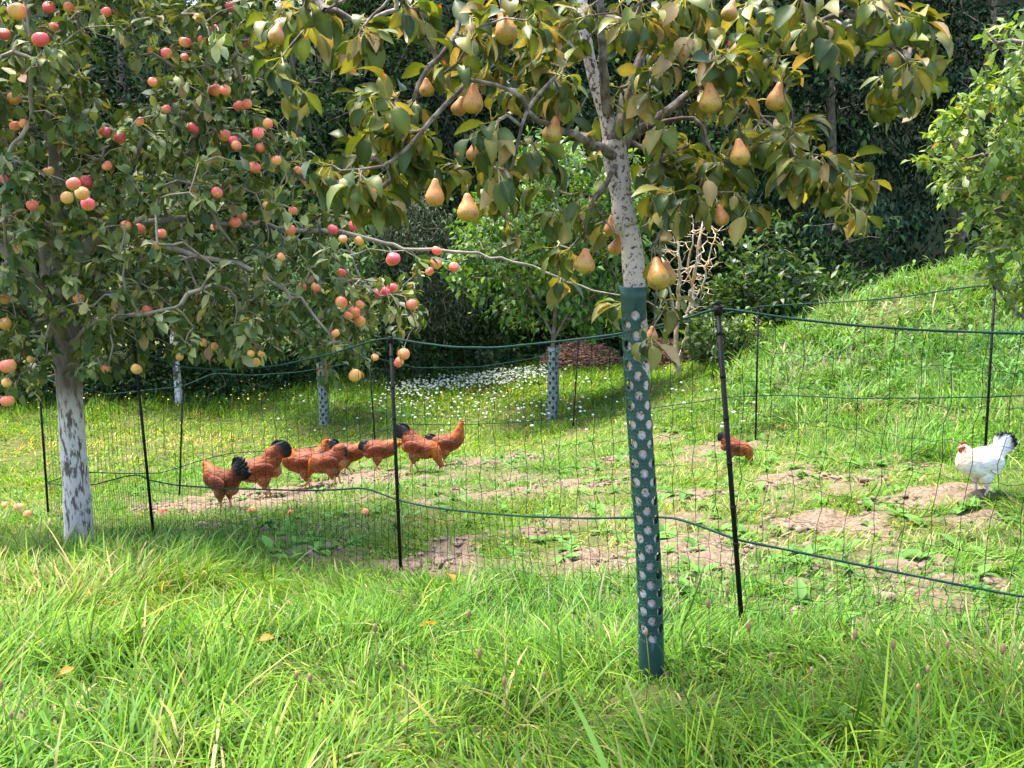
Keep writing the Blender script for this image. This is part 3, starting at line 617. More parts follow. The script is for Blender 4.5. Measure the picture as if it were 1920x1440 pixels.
# ------------------------------------------------------------------ apple tree
AY = 5.54
ab = np.array([P(147, 1015, AY)[0], AY, tz(P(147, 1015, AY)[0], AY)-.04]); 
apple = thing('apple_tree', 'large apple tree full of red apples on whitewashed trunk, left foreground', 'fruit tree', tuple(ab))
M_appletrunk = bark_paint('whitewashed_apple_bark', (.12, .085, .07), (.25, .19, .165), (.64, .57, .52), .68, 60, top=1.0, soft=.10, gs=.5, st=.22)
mb = MB(); tp, tr = chain([(147, 1022, AY), (146, 950, AY), (138, 850, AY), (132, 760, AY), (128, 700, AY), (122, 640, AY), (108, 560, AY)], [56, 50, 46, 43, 46, 54, 50]); tp[0] = ab
p_, r_ = spline(tp, tr, .04); mb.tube(p_-ab, r_*(1+rng.normal(0, .02, len(r_))), 20); mb.build('trunk', M_appletrunk, apple, col=False)
mb = MB(); skel = []
al = [
 ([(112, 590, 0), (98, 520, .1), (92, 440, .15), (100, 330, .2), (118, 255, .2), (136, 215, .2), (140, 110, .2), (148, 0, .2), (152, -120, .2)], [46, 40, 30, 24, 24, 21, 20, 18, 15]),
 ([(112, 590, 0), (110, 500, -.1), (106, 400, -.2), (98, 280, -.3), (80, 190, -.35), (60, 100, -.4), (40, -60, -.4)], [30, 26, 20, 15, 14, 11, 8]),
 ([(108, 540, 0), (180, 450, -.1), (260, 420, -.1), (330, 340, 0), (368, 255, .1), (385, 180, .1), (392, 60, .2), (400, -80, .2)], [34, 26, 20, 16, 14, 12, 10, 8]),
 ([(128, 640, 0), (85, 560, -.4), (40, 500, -.7), (-40, 430, -.9)], [30, 20, 15, 10]),
 ([(108, 560, 0), (60, 430, .3), (0, 405, .5), (-80, 380, .6)], [22, 16, 14, 10]),
 ([(260, 420, -.1), (360, 410, -.2), (440, 420, -.3), (560, 432, -.4), (640, 437, -.5), (700, 451, -.5), (760, 466, -.5), (835, 471, -.5), (900, 478, -.5), (1000, 500, -.4), (1110, 542, -.4), (1180, 556, -.4)], [14, 11, 9, 8, 7.5, 7, 6.5, 6, 5, 4, 3, 2.2]),
 ([(200, 440, -.1), (240, 330, -.3), (270, 250, -.4), (330, 212, -.4), (360, 218, -.4), (420, 252, -.4)], [14, 11, 9, 8, 6, 4]),
 ([(385, 180, .1), (430, 148, -.1), (480, 145, -.2), (530, 165, -.2), (575, 210, -.2)], [8, 6, 5, 4, 3]),
 ([(200, 430, 0), (330, 470, -.5), (450, 500, -.7), (560, 560, -.8), (620, 640, -.8)], [13, 10, 8, 6, 3]),
 ([(130, 650, 0), (190, 600, -.5), (270, 590, -.9), (340, 570, -1)], [14, 9, 7, 4]),
 ([(330, 340, 0), (380, 350, -.4), (410, 420, -.5), (445, 470, -.5)], [7, 6, 6, 4]),
 ([(50, 500, -.4), (15, 470, -.8), (8, 380, -.9), (15, 290, -.9), (55, 235, -.9), (58, 120, -.9), (45, 0, -.9)], [7, 6, 6, 6, 7, 6, 4]),
 ([(640, 437, -.5), (690, 540, -.5), (760, 560, -.5), (780, 610, -.5)], [5, 4, 3, 2]),
 ([(430, 345, -.3), (490, 380, -.4), (500, 480, -.4)], [4, 3, 2])]
for pts, rp in al:
    p_, r_ = spline(*chain([(a, b_, AY+c) for a, b_, c in pts], rp), .06); p_[1:-1] += rng.normal(0, .006, (len(p_)-2, 3)); mb.tube(p_-ab, r_, 8); skel.append(p_)
reds = [(76,74,14),(199,23,9),(434,12,10),(312,100,9),(225,259,10),(161,341,11),(484,250,10),(488,277,8),(443,273,9),(664,423,10),(402,53,7),(347,79,10),(469,84,10),(738,485,12),(197,247,9),(407,361,10),(312,205,8),
 (817,494,11),(736,540,10),(640,511,9),(710,550,9),(723,546,8),(31,102,8),(438,263,8),(772,571,10),(92,14,10),(101,50,8),(592,539,9),(624,430,9),(8,336,9),(165,383,12),(362,240,10)]
mids_ = [(32,21,15),(129,14,9),(8,64,10),(26,185,11),(28,236,9),(45,232,8),(286,154,8),(378,75,7),(372,34,8),(402,168,11),(422,169,10),(447,198,9),(463,195,9),(262,228,8),(201,311,9),(421,254,11),(502,232,9),(518,301,9),
 (477,314,11),(138,345,12),(154,363,12),(61,385,10),(236,423,9),(262,428,9),(303,438,9),(453,404,9),(441,417,10),(545,432,10),(560,319,8),(549,395,8),(276,583,10),(15,686,14),(14,752,12),(640,567,11),(675,571,8),(664,585,11),(653,592,8),(629,625,8),
 (757,664,11),(748,679,10),(805,509,8),(819,470,9),(851,501,9),(732,489,9),(198,691,8),(566,538,8),(148,560,10),(673,451,9),(643,448,8),(527,482,8),(500,386,8),(703,670,7),(346,107,7),(674,601,11)]
greens = [(92,321,9),(126,371,11),(296,461,9),(8,561,9),(10,607,11),(57,674,7),(12,718,9),(256,692,10),(337,669,7),(382,643,7),(402,649,7),(470,663,7),(490,664,7),(479,680,9),(666,704,12)]
r = np.random.default_rng(33); T = []
outline = np.array([(-160, -200), (430, -200), (560, -60), (600, 40), (575, 200), (590, 330), (700, 430), (790, 480), (800, 600), (740, 690), (640, 700), (560, 680), (430, 670), (380, 690), (290, 700), (190, 690), (60, 730), (-160, 720)], float)
dens_holes = [(215, 90, 65, 100), (590, 330, 40, 60), (700, 470, 60, 30), (520, 210, 40, 40), (240, 160, 40, 40), (330, 690, 60, 35), (560, 655, 60, 30), (730, 640, 50, 50)]
while len(T) < 1500:
    px, py = r.uniform(-160, 810), r.uniform(-200, 735)
    if not inside(np.array([px]), np.array([py]), outline)[0]: continue
    if any(((px-a)/c)**2+((py-b_)/d)**2 < 1 and r.random() < .8 for a, b_, c, d in dens_holes): continue
    if px > 560 and r.random() < .35: continue
    T.append(P(px, py, AY+r.triangular(-1.35, -.2, 1.0)))
for _ in range(110): T.append(P(r.uniform(-500, 500), r.uniform(-500, 300), AY+r.uniform(-1, 1.3)))
A, par, load, tips = grow(np.concatenate(skel), T, .09, .12, .012, 5)
twig_mesh(mb, A-ab, par, load, .0026, .45, 4, .014); mb.build('branches', M_pale, apple, col=False)
O = A[tips]; ax = O-A[par[tips]]; ax /= np.linalg.norm(ax, axis=1)[:, None]+1e-9
mids = np.where((par >= 0))[0]; mids = r.choice(mids, min(len(mids), 900), replace=False); axm = A[mids]-A[par[mids]]; axm /= np.linalg.norm(axm, axis=1)[:, None]+1e-9
O1, D1, N1 = rosettes(O, ax, 8, r, .8, .35); O2, D2, N2 = rosettes(A[mids], axm, 3, r, .9, .3)
O, D, Nn = np.concatenate([O1, O2]), np.concatenate([D1, D2]), np.concatenate([N1, N2]); n = len(O); O = O + r.normal(0, .022, (n, 3))
qx, qy = proj(O + D*.03); kp = np.ones(n, bool)
for a_ in reds+mids_+greens: kp &= ~((np.hypot(qx-a_[0], qy-a_[1]) < a_[2]+7) & (O[:, 1] < AY-.45) & (r.random(n) < .85))
O, D, Nn = O[kp], D[kp], Nn[kp]; n = len(O)
L = r.uniform(.05, .088, n)
V, F, li, u, s = place_leaves(O, D, Nn, L, L*r.uniform(.25, .34, n), r.uniform(.1, 1.3, n), r.uniform(.0, .5, n), LEAF5, 3)
pal = np.array([[.055, .095, .025], [.10, .155, .04], [.16, .205, .055], [.23, .255, .09], [.33, .34, .16], [.42, .34, .14], [.36, .2, .11]])
col = pal[r.choice(7, n, p=[.26, .27, .2, .14, .09, .02, .02])]*r.uniform(.8, 1.2, n)[:, None]
mesh_obj('crown', V-ab, F, M_apple, apple, col=col[li])
def apple_mesh():
    m_, k_ = 14, 11; V = []
    for i in range(k_):
        t = i/(k_-1)*math.pi; rr = math.sin(t)*(1+.08*math.cos(t)); z = math.cos(t)*.97
        z -= .22*max(0, math.cos(t))**6 ; z += .13*max(0, -math.cos(t))**8
        for j in range(m_):
            a = j/m_*6.2832; V.append((rr*math.cos(a)*(1+.02*math.sin(5*a)), rr*math.sin(a), z))
    i = np.arange(k_-1)[:, None]*m_; j = np.arange(m_)[None]; k = (j+1) % m_
    return np.array(V), np.stack([i+j, i+m_+j, i+m_+k, i+k], -1).reshape(-1, 4)
def apple_mat(name, g0, g1, red):
    m, nt, out = newmat(name); b = N(nt, 'ShaderNodeBsdfPrincipled'); b.inputs['Roughness'].default_value = .38
    tc = N(nt, 'ShaderNodeTexCoord'); sp = N(nt, 'ShaderNodeSeparateXYZ'); nt.links.new(tc.outputs['Object'], sp.inputs[0]); oi = N(nt, 'ShaderNodeObjectInfo')
    nf = noise(nt, 2.2, 5, (2, 2, .5)); a1 = N(nt, 'ShaderNodeMath', operation='MULTIPLY_ADD'); nt.links.new(sp.outputs['X'], a1.inputs[0]); a1.inputs[1].default_value = .22; nt.links.new(nf, a1.inputs[2])
    a2 = N(nt, 'ShaderNodeMath', operation='MULTIPLY_ADD'); nt.links.new(sp.outputs['Z'], a2.inputs[0]); a2.inputs[1].default_value = .18; nt.links.new(a1.outputs[0], a2.inputs[2])
    a3 = N(nt, 'ShaderNodeMath', operation='MULTIPLY_ADD'); nt.links.new(oi.outputs['Random'], a3.inputs[0]); a3.inputs[1].default_value = .25; nt.links.new(a2.outputs[0], a3.inputs[2])
    c = mixc(nt, ramp(nt, a3.outputs[0], g0, g1), (.74, .40, .10), red)
    nt.links.new(c, b.inputs['Base Color']); nt.links.new(b.outputs[0], out.inputs[0]); return m
M_ap_red = apple_mat('apple_skin_red', .28, .62, (.76, .10, .10)); M_ap_mid = apple_mat('apple_skin_blushed', .32, .80, (.76, .15, .09)); M_ap_green = apple_mat('apple_skin_green', .62, 1.1, (.55, .2, .06))
av, af = apple_mesh(); prot = {}
sm_ = MB(); sm_.tube([(0, 0, .55), (.08, 0, .95), (.1, 0, 1.35)], [.07, .05, .06], 5)
for key, lst, mt in (('r', reds, M_ap_red), ('m', mids_, M_ap_mid), ('g', greens, M_ap_green)):
    for (px, py, rp) in lst:
        Ya = AY - .75 - (.6 if rp > 11 else 0) + rng.uniform(-.35, .35)
        if key == 'm' and py > 640 and px > 700: Ya = 4.5
        if key not in prot:
            o = mesh_obj('apple', av, af, mt, apple); st = sm_.build('stalk', M_twig, o, col=False); prot[key] = (o, st)
        else:
            o = prot[key][0].copy(); C.collection.objects.link(o); o.parent = apple; st = prot[key][1].copy(); C.collection.objects.link(st); st.parent = o
        s_ = rp*1.04/scale_at(Ya); o.location = Vector(P(px, py, Ya)-ab); o.scale = (s_, s_, s_*rng.uniform(.9, 1.02)); o.rotation_euler = (rng.uniform(-.9, .9), rng.uniform(-.9, .9), rng.uniform(0, 6.2))

# ------------------------------------------------------------------ generic leafy trees
def leafy(name, label, cat, base, limbs, targets, leafk, L0, L1, wr, pal, prob, mat, trunkmat, step=.15, r0=.004, seed=0, rows=LEAF3, cols=3, hang=.3, scat=.05, group=None, spread=.8, rmax=.04, extra=0, sag=.08):
    """limbs[0] is the trunk: (points, radii) in world units; targets are twig ends"""
    base = np.array(base, float); root = thing(name, label, cat, tuple(base), group=group); r = np.random.default_rng(seed)
    mbt = MB(); p_, r_ = spline(*limbs[0], .12); mbt.tube(p_-base, r_, 10); mbt.build('trunk', trunkmat, root, col=False); sk = [p_]
    mb = MB()
    for l in limbs[1:]: p_, r_ = spline(*l, .12); mb.tube(p_-base, r_, 6); sk.append(p_)
    A, par, load, tips = grow(np.concatenate(sk), targets, step, sag, step*.12, seed)
    twig_mesh(mb, A-base, par, load, r0, .45, 4, rmax); mb.build('branches', trunkmat, root, col=False)
    O = A[tips]; ax = O-A[par[tips]]
    if extra:
        m_ = r.choice(np.where(par >= 0)[0], extra); O = np.concatenate([O, A[m_]]); ax = np.concatenate([ax, A[m_]-A[par[m_]]])
    ax = ax/(np.linalg.norm(ax, axis=1)[:, None]+1e-9); O, D, Nn = rosettes(O, ax, leafk, r, spread, hang); n = len(O); O = O+r.normal(0, scat, (n, 3))
    L = r.uniform(L0, L1, n); V, F, li, u, s = place_leaves(O, D, Nn, L, L*wr*r.uniform(.8, 1.2, n), r.uniform(0, 1.3, n), r.uniform(0, .5, n), rows, cols)
    col = np.array(pal)[r.choice(len(pal), n, p=prob)]*r.uniform(.75, 1.2, n)[:, None]
    mesh_obj('crown', V-base, F, mat, root, col=col[li]); return root
def px_targets(regions, n, Y0, Y1, seed):
    r = np.random.default_rng(seed); T = []; wts = np.array([a[2]*a[3] for a in regions], float); wts /= wts.sum()
    for k in r.choice(len(regions), n, p=wts):
        cx, cy, rx, ry = regions[k]; a = r.uniform(0, 6.28); q = math.sqrt(r.random()); T.append(P(cx+rx*q*math.cos(a), cy+ry*q*math.sin(a), r.uniform(Y0, Y1)))
    return np.array(T)
def at_px(px, py, Y): q = P(px, py, Y); return np.array([q[0], Y, tz(q[0], Y)])
# tree at the right edge
br = np.array([3.25, 4.35, tz(3.25, 4.35)])
T = px_targets([(1850,250,80,110),(1870,400,75,120),(1900,140,60,110),(1790,300,60,50),(1800,240,40,30),(1765,265,30,16),(1850,90,40,40),(1830,470,45,40),(1890,540,40,50),(1820,360,60,40),(1960,300,90,280),(2080,200,120,300)], 330, 3.9, 4.7, 61)
leafy('orchard_tree', 'young fruit tree with bright yellow green leaves at right picture edge', 'tree', br,
      [([br, br+[0, 0, .9], br+[-.1, -.05, 1.7], br+[-.1, 0, 2.6]], [.06, .05, .04, .02]), ([br+[-.03, 0, 1.0], P(1990, 480, 4.3), P(1900, 380, 4.3), P(1840, 290, 4.3)], [.025, .018, .012, .006]),
       ([br+[-.08, 0, 1.4], P(1990, 250, 4.3), P(1900, 120, 4.3), P(1850, 60, 4.3)], [.022, .015, .01, .005]), ([br+[-.03, 0, .8], P(1980, 620, 4.2), P(1890, 570, 4.2), P(1850, 500, 4.2)], [.015, .01, .006, .003])],
      T, 7, .04, .062, .27, [[.14, .23, .035], [.22, .31, .06], [.08, .15, .03], [.31, .38, .12], [.34, .2, .06]], [.32, .3, .2, .165, .015], M_leaf, M_twig, .08, .002, 61, LEAF5, 3, .15, .02, spread=.75, rmax=.012, extra=330)
# bright young tree behind the pear, with its grey sleeve
b3 = G(1035, 785)
T = px_targets([(1060,380,120,110),(1010,480,140,80),(1120,500,90,110),(960,420,100,70),(1030,560,110,60),(1130,600,50,50),(900,500,60,50),(1180,380,60,90),(1040,300,80,50)], 620, 11.23, 13.53, 62)
leafy('young_fruit_tree', 'bright green leafy young tree behind the pear tree, trunk in grey sleeve', 'tree', b3,
      [([b3, b3+[0, 0, .8], P(1040, 610, 12.03), P(1050, 480, 12.13), P(1060, 330, 12.23)], [.04, .035, .03, .025, .01]), ([P(1037, 640, 11.98), P(1080, 560, 11.93), P(1120, 480, 11.93)], [.02, .018, .01]), ([P(1037, 630, 11.98), P(990, 540, 12.33), P(930, 440, 12.53)], [.02, .018, .01])],
      T, 10, .075, .12, .30, [[.075, .17, .028], [.12, .23, .04], [.04, .10, .022], [.21, .32, .07]], [.32, .3, .23, .15], M_leaf, M_bark, .25, .004, 62, LEAF3, 3, .2, .09, extra=300)
guard('tree_guard', 'grey perforated sleeve on the young tree in the clover, right of the flower patch', b3-[0, 0, .02], b3+[.02, 0, .98], .080, .074, .066, M_guard2, .02, .02, .38, 10)
b4 = G(608, 795)
T = px_targets([(600,560,70,80),(560,620,60,50),(650,600,60,70),(520,520,70,70),(640,480,70,60)], 300, 11.6, 13.3, 63)
leafy('young_fruit_tree', 'dull green young tree in grey sleeve beyond the hens, under the apple tree branches', 'tree', b4,
      [([b4, b4+[0, 0, .6], P(607, 660, 12.30), P(600, 560, 12.40), P(600, 470, 12.40)], [.035, .03, .03, .02, .01]), ([P(606, 670, 12.30), P(640, 620, 12.30), P(660, 560, 12.30)], [.016, .014, .008]), ([P(606, 670, 12.30), P(580, 630, 12.30), P(560, 580, 12.30)], [.016, .012, .008])],
      T, 9, .07, .11, .3, [[.05, .10, .025], [.08, .15, .035], [.13, .19, .06], [.03, .07, .02]], [.35, .3, .15, .2], M_dark, M_bark, .25, .004, 63, LEAF3, 3, .3, .08, extra=150)
guard('tree_guard', 'grey perforated sleeve on the young tree left of the hen pen post', b4-[0, 0, .02], b4+[0, 0, .86], .072, .066, .058, M_guard2, .02, .02, .38, 10)
b5 = G(785, 712)
T = px_targets([(780,480,80,110),(760,400,70,60),(840,560,60,60),(730,580,50,50),(800,620,60,20)], 330, 14.2, 15.8, 64)
leafy('young_fruit_tree', 'thin grey green tree with fine leaves in front of the dark wood, left of centre', 'tree', b5,
      [([b5, b5+[0, 0, .9], b5+[.05, 0, 2], b5+[0, 0, 3]], [.05, .045, .035, .015])],
      T, 16, .06, .11, .14, [[.05, .085, .035], [.085, .12, .055], [.12, .13, .08], [.035, .06, .025]], [.35, .3, .15, .2], M_dark, M_bark, .3, .005, 64, LEAF3, 3, .2, .13, extra=250)
guard('tree_guard', 'small grey sleeve far back beside the flower patch, partly in tall grass', b5-[0, 0, .02], b5+[0, 0, .75], .07, .065, .06, M_guard2, .02, .02, .38, 10)
# tree with a white painted trunk by the wood edge
b6 = G(336, 756)
T = px_targets([(300,520,110,90),(380,560,80,80),(240,450,80,80),(400,460,100,90),(330,380,120,80)], 300, 13.1, 14.5, 65)
M_wtrunk = bark_paint('white_painted_bark', (.08, .06, .05), (.15, .12, .1), (.74, .72, .70), .74, 14, top=1.15, soft=.05)
leafy('orchard_tree', 'slim tree with leaning white painted trunk beside the dark wood edge', 'tree', b6-[0, 0, .05],
      [([b6-[0, 0, .05], P(332, 700, 13.70), P(326, 645, 13.70), P(322, 560, 13.70), P(330, 430, 13.70)], [.062, .056, .052, .045, .02])],
      T, 9, .08, .12, .28, [[.035, .07, .02], [.06, .11, .03], [.1, .14, .05]], [.45, .35, .2], M_dark, M_wtrunk, .3, .005, 65, LEAF3, 3, .3, .09)
# dead lichen-covered shrub
b7 = G(1270, 703)
dead = thing('dead_shrub', 'bare dead shrub with orange lichen and pale twigs beside the brushwood pile', 'shrub', tuple(b7))
mb = MB(); sk = []
for pts, rp in [([(1270,706),(1268,640),(1272,560),(1275,500),(1268,440)], [16,13,11,8,4]), ([(1272,680),(1290,620),(1295,560),(1310,470),(1318,410)], [11,11,9,7,3]),
                ([(1288,640),(1300,560),(1290,500),(1300,440)], [7,6,5,3]), ([(1268,640),(1262,580),(1250,520),(1240,470)], [9,7,6,3]), ([(1280,600),(1310,560),(1325,500),(1340,450)], [7,6,4,2])]:
    p_, r_ = spline(*chain([(a, b_, 13.0+rng.uniform(-.2, .2)) for a, b_ in pts], [q_*.72 for q_ in rp]), .08); p_[1:-1] += rng.normal(0, .012, (len(p_)-2, 3)); p_[0, 2] = max(p_[0, 2]-.03, b7[2]-.05); mb.tube(p_-b7, r_, 6); sk.append(p_)
T = px_targets([(1290,470,60,70),(1310,500,50,80),(1255,500,30,60),(1340,440,25,30),(1300,560,40,50)], 300, 12.5, 13.5, 66)
T[:, 2] += .08; A, par, load, tips = grow(np.concatenate(sk), T, .16, -.05, .012, 8); twig_mesh(mb, A-b7, par, load, .003, .4, 4, .018)
M_dead = bark_paint('orange_lichen_bark', (.42, .33, .22), (.55, .47, .35), (.65, .6, .5), .4, 18, lichen=(.50, .25, .05))
mb.build('branches', M_dead, dead, col=False)
# brushwood pile
def pile(px0, px1, py, Y, h, seed, label):
    r = np.random.default_rng(seed); Y = float(G((px0+px1)/2, py)[1]); a, b_ = P(px0, py, Y), P(px1, py, Y); c0 = (a+b_)/2; c0[2] = tz(c0[0], Y); Lx = abs(b_[0]-a[0])/2; mb = MB()
    t0 = thing('brushwood_pile', label, 'brush pile', tuple(c0)); m_ = 10
    ux = np.linspace(0, 2*np.pi, 24, endpoint=False)
    mb.ell((0, 0, 0), (Lx*.95, .5, h*.85), 24, 9, (.35, .3, .3)); n = 1500
    th = r.uniform(0, 6.28, n); q = np.sqrt(r.random(n)); x = Lx*q*np.cos(th); y = .55*q*np.sin(th); z = h*np.sqrt(np.clip(1-q*q, 0, 1))*(1+.25*(vnoise(x, y, .25, 9)-.5))+r.uniform(-.03, .03, n)
    ang = r.uniform(0, 6.28, n); el = r.normal(0, .35, n); L = r.uniform(.05, .28, n); dv = np.stack([np.cos(ang)*np.cos(el), np.sin(ang)*np.cos(el), np.sin(el)], 1)*L[:, None]
    A_ = np.stack([x, y, z], 1); cc = np.repeat(np.array([[1, 1, 1], [.7, .6, .55], [1.25, 1.1, 1], [.45, .4, .4]])[r.integers(0, 4, n)], 8, 0)
    mb.segs(A_-dv/2, A_+dv/2, r.uniform(.004, .013, n), r.uniform(.003, .01, n), 4, cc); mb.build('sticks', M_chip, t0)
M_chip = simple_mat('brown_brushwood', (.26, .13, .08), .85, (.40, .25, .18), 12, attr=True)
pile(1015, 1165, 688, 13.6, .38, 71, 'heap of reddish brown brushwood behind the clover, left of the pear sleeve')
pile(1195, 1300, 690, 14.0, .42, 72, 'smaller heap of brown brushwood at the foot of the dead shrub')
# dark wood: three crowns, repeated
def wood_tree(name, label, base, H, Rx, seed, pal, prob, L=(.10, .17), wr=.20, nclump=230, per=56, tr=.12, low=.12):
    r = np.random.default_rng(seed); root = thing(name, label, 'tree', tuple(base), group=None); mb = MB(); p_, r_ = spline([(0, 0, -.1), (.1, 0, H*.3), (-.1, .1, H*.6), (0, 0, H*.9)], [tr, tr*.8, tr*.5, tr*.15], .3); mb.tube(p_, r_, 8); mb.build('trunk', M_bark, root, col=False)
    v = r.normal(0, 1, (nclump, 3)); v /= np.linalg.norm(v, axis=1)[:, None]; q = r.uniform(.45, 1.0, nclump)**.6
    lob = 1+.28*np.sin(v[:, 0]*5+seed)+.22*np.sin(v[:, 2]*7+seed*2)+.15*np.sin(v[:, 1]*9)
    c = v*q[:, None]*lob[:, None]*np.array([Rx, Rx*.75, H*.5*(1-low)]); c[:, 2] += H*.5*(1+low)
    mb = MB(); A, par, load, tips = grow(p_, c, .5, .06, .05, seed); twig_mesh(mb, A, par, load, .008, .4, 4, .05); mb.build('branches', M_bark, root, col=False)
    O = np.repeat(c, per, 0); n = len(O); cs_ = np.repeat(r.uniform(.16, .36, nclump), per)
    O = O+r.normal(0, 1, (n, 3))*cs_[:, None]*np.array([1, 1, .55])
    vo = np.repeat(v, per, 0); D = vo*.7+r.normal(0, .55, (n, 3)); D[:, 2] -= .2; D /= np.linalg.norm(D, axis=1)[:, None]
    up = np.tile([0, 0, 1.0], (n, 1))+r.normal(0, .3, (n, 3)); Nn = up-D*(up*D).sum(1)[:, None]
    Ln = r.uniform(*L, n); V, F, li, u, s = place_leaves(O, D, Nn, Ln, Ln*wr*r.uniform(.8, 1.3, n), r.uniform(0, .9, n), np.full(n, .2), LEAF3, 2)
    ctint = np.repeat(r.uniform(.55, 1.45, nclump), per); col = np.array(pal)[r.choice(len(pal), n, p=prob)]*(ctint*r.uniform(.75, 1.2, n))[:, None]
    mesh_obj('crown', V, F, M_wood, root, col=col[li]); return root
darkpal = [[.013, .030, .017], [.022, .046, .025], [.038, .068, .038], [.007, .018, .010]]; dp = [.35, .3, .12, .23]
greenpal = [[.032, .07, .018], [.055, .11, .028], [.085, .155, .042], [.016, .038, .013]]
GRP = None
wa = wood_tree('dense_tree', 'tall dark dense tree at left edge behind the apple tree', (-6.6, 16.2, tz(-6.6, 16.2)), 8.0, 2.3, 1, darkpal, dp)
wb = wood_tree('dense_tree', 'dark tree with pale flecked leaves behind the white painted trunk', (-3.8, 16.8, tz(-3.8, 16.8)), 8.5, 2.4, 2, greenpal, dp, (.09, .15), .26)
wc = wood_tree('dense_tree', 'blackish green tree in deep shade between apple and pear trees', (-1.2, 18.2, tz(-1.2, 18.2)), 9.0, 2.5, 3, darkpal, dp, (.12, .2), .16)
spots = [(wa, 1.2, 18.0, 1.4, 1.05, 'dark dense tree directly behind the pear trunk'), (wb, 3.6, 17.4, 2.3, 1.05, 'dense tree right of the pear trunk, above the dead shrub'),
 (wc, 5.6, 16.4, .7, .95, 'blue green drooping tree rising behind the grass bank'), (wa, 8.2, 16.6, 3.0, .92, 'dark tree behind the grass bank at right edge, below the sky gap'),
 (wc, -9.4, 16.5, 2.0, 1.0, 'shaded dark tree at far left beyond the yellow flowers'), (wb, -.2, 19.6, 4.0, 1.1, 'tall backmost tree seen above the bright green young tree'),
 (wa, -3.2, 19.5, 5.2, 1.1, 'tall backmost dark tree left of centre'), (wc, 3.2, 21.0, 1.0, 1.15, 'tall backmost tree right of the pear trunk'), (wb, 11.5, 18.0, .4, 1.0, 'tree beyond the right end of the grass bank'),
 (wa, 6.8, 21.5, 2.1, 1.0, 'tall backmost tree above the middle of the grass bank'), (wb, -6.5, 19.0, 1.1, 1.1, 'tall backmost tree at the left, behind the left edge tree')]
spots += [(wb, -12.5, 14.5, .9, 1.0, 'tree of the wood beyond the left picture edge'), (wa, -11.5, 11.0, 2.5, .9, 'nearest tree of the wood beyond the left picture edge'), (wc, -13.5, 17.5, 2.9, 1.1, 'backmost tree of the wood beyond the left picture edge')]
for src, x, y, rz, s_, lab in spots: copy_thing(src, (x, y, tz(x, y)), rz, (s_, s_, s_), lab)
# hedge bushes at the foot of the wood
def bush(base, rx, ry, h, n, L, wr, pal, prob, seed, label, mat=M_dark, name='bush', per=26, stem=M_bark, cat='bush'):
    r = np.random.default_rng(seed); root = thing(name, label, cat, tuple(base)); v = r.normal(0, 1, (n, 3)); v[:, 2] = np.abs(v[:, 2]); v /= np.linalg.norm(v, axis=1)[:, None]; q = r.random(n)**.4
    lob = 1+.2*np.sin(v[:, 0]*6+seed)+.15*np.sin(v[:, 1]*7+v[:, 2]*5+seed); c = v*q[:, None]*lob[:, None]*np.array([rx, ry, h]); c[:, 2] += .02
    mb = MB(); A, par, load, tips = grow(np.array([[0, 0, -.05], [.05, 0, .1], [-.2*rx, 0, .15], [.2*rx, 0, .15]]), c, .25, .05, .03, seed); twig_mesh(mb, A, par, load, .004, .45, 4, .025); mb.build('stems', stem, root, col=False)
    O = np.repeat(c, per, 0); m_ = len(O); O = O+r.normal(0, 1, (m_, 3))*np.array([.13, .13, .09])*max(.5, min(1.2, h)); O[:, 2] = np.maximum(O[:, 2], .02)
    vo = np.repeat(v, per, 0); D = vo*.6+r.normal(0, .6, (m_, 3)); D /= np.linalg.norm(D, axis=1)[:, None]; up = np.tile([0, 0, 1.0], (m_, 1))+r.normal(0, .4, (m_, 3)); Nn = up-D*(up*D).sum(1)[:, None]
    Ln = r.uniform(L[0], L[1], m_); V, F, li, u, s = place_leaves(O, D, Nn, Ln, Ln*wr, r.uniform(0, 1.2, m_), np.full(m_, .25), LEAF3, 2); col = np.array(pal)[r.choice(len(pal), m_, p=prob)]*r.uniform(.7, 1.2, m_)[:, None]
    mesh_obj('leaves', V, F, mat, root, col=col[li]); return root
def wz(x, y): return (x, y, tz(x, y))
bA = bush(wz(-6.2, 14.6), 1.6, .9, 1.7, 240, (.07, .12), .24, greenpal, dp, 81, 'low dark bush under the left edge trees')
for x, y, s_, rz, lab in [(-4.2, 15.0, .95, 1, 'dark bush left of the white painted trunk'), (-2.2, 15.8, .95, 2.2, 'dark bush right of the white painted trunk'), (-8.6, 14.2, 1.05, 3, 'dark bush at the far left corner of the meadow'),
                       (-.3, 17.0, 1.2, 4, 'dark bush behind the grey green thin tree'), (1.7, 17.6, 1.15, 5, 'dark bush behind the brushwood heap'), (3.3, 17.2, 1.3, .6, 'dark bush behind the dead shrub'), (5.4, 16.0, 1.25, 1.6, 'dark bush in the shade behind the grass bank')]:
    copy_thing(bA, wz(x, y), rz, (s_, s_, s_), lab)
q = G(900, 692); bush(tuple(q), .75, .5, .62, 130, (.05, .09), .2, [[.12, .2, .08], [.2, .28, .13], [.07, .13, .05]], [.4, .3, .3], 82, 'pale green feathery shrub behind the flower patch', M_leaf, 'shrub', 24)
q = G(890, 682); bush(tuple(q), .7, .5, 1.35, 120, (.06, .1), .25, [[.13, .2, .03], [.24, .3, .05], [.07, .12, .02]], [.4, .3, .3], 83, 'yellowish green bush behind the pale feathery shrub', M_leaf, 'shrub', 22)
bush(wz(-.9, 16.9), 1.3, .8, 3.0, 260, (.09, .15), .24, [[.06, .13, .025], [.10, .19, .035], [.15, .26, .06], [.03, .07, .018]], [.35, .3, .15, .2], 88, 'tall mid green shrub behind the pale feathery shrub, left of the bright young tree', M_leaf, 'shrub', 30)
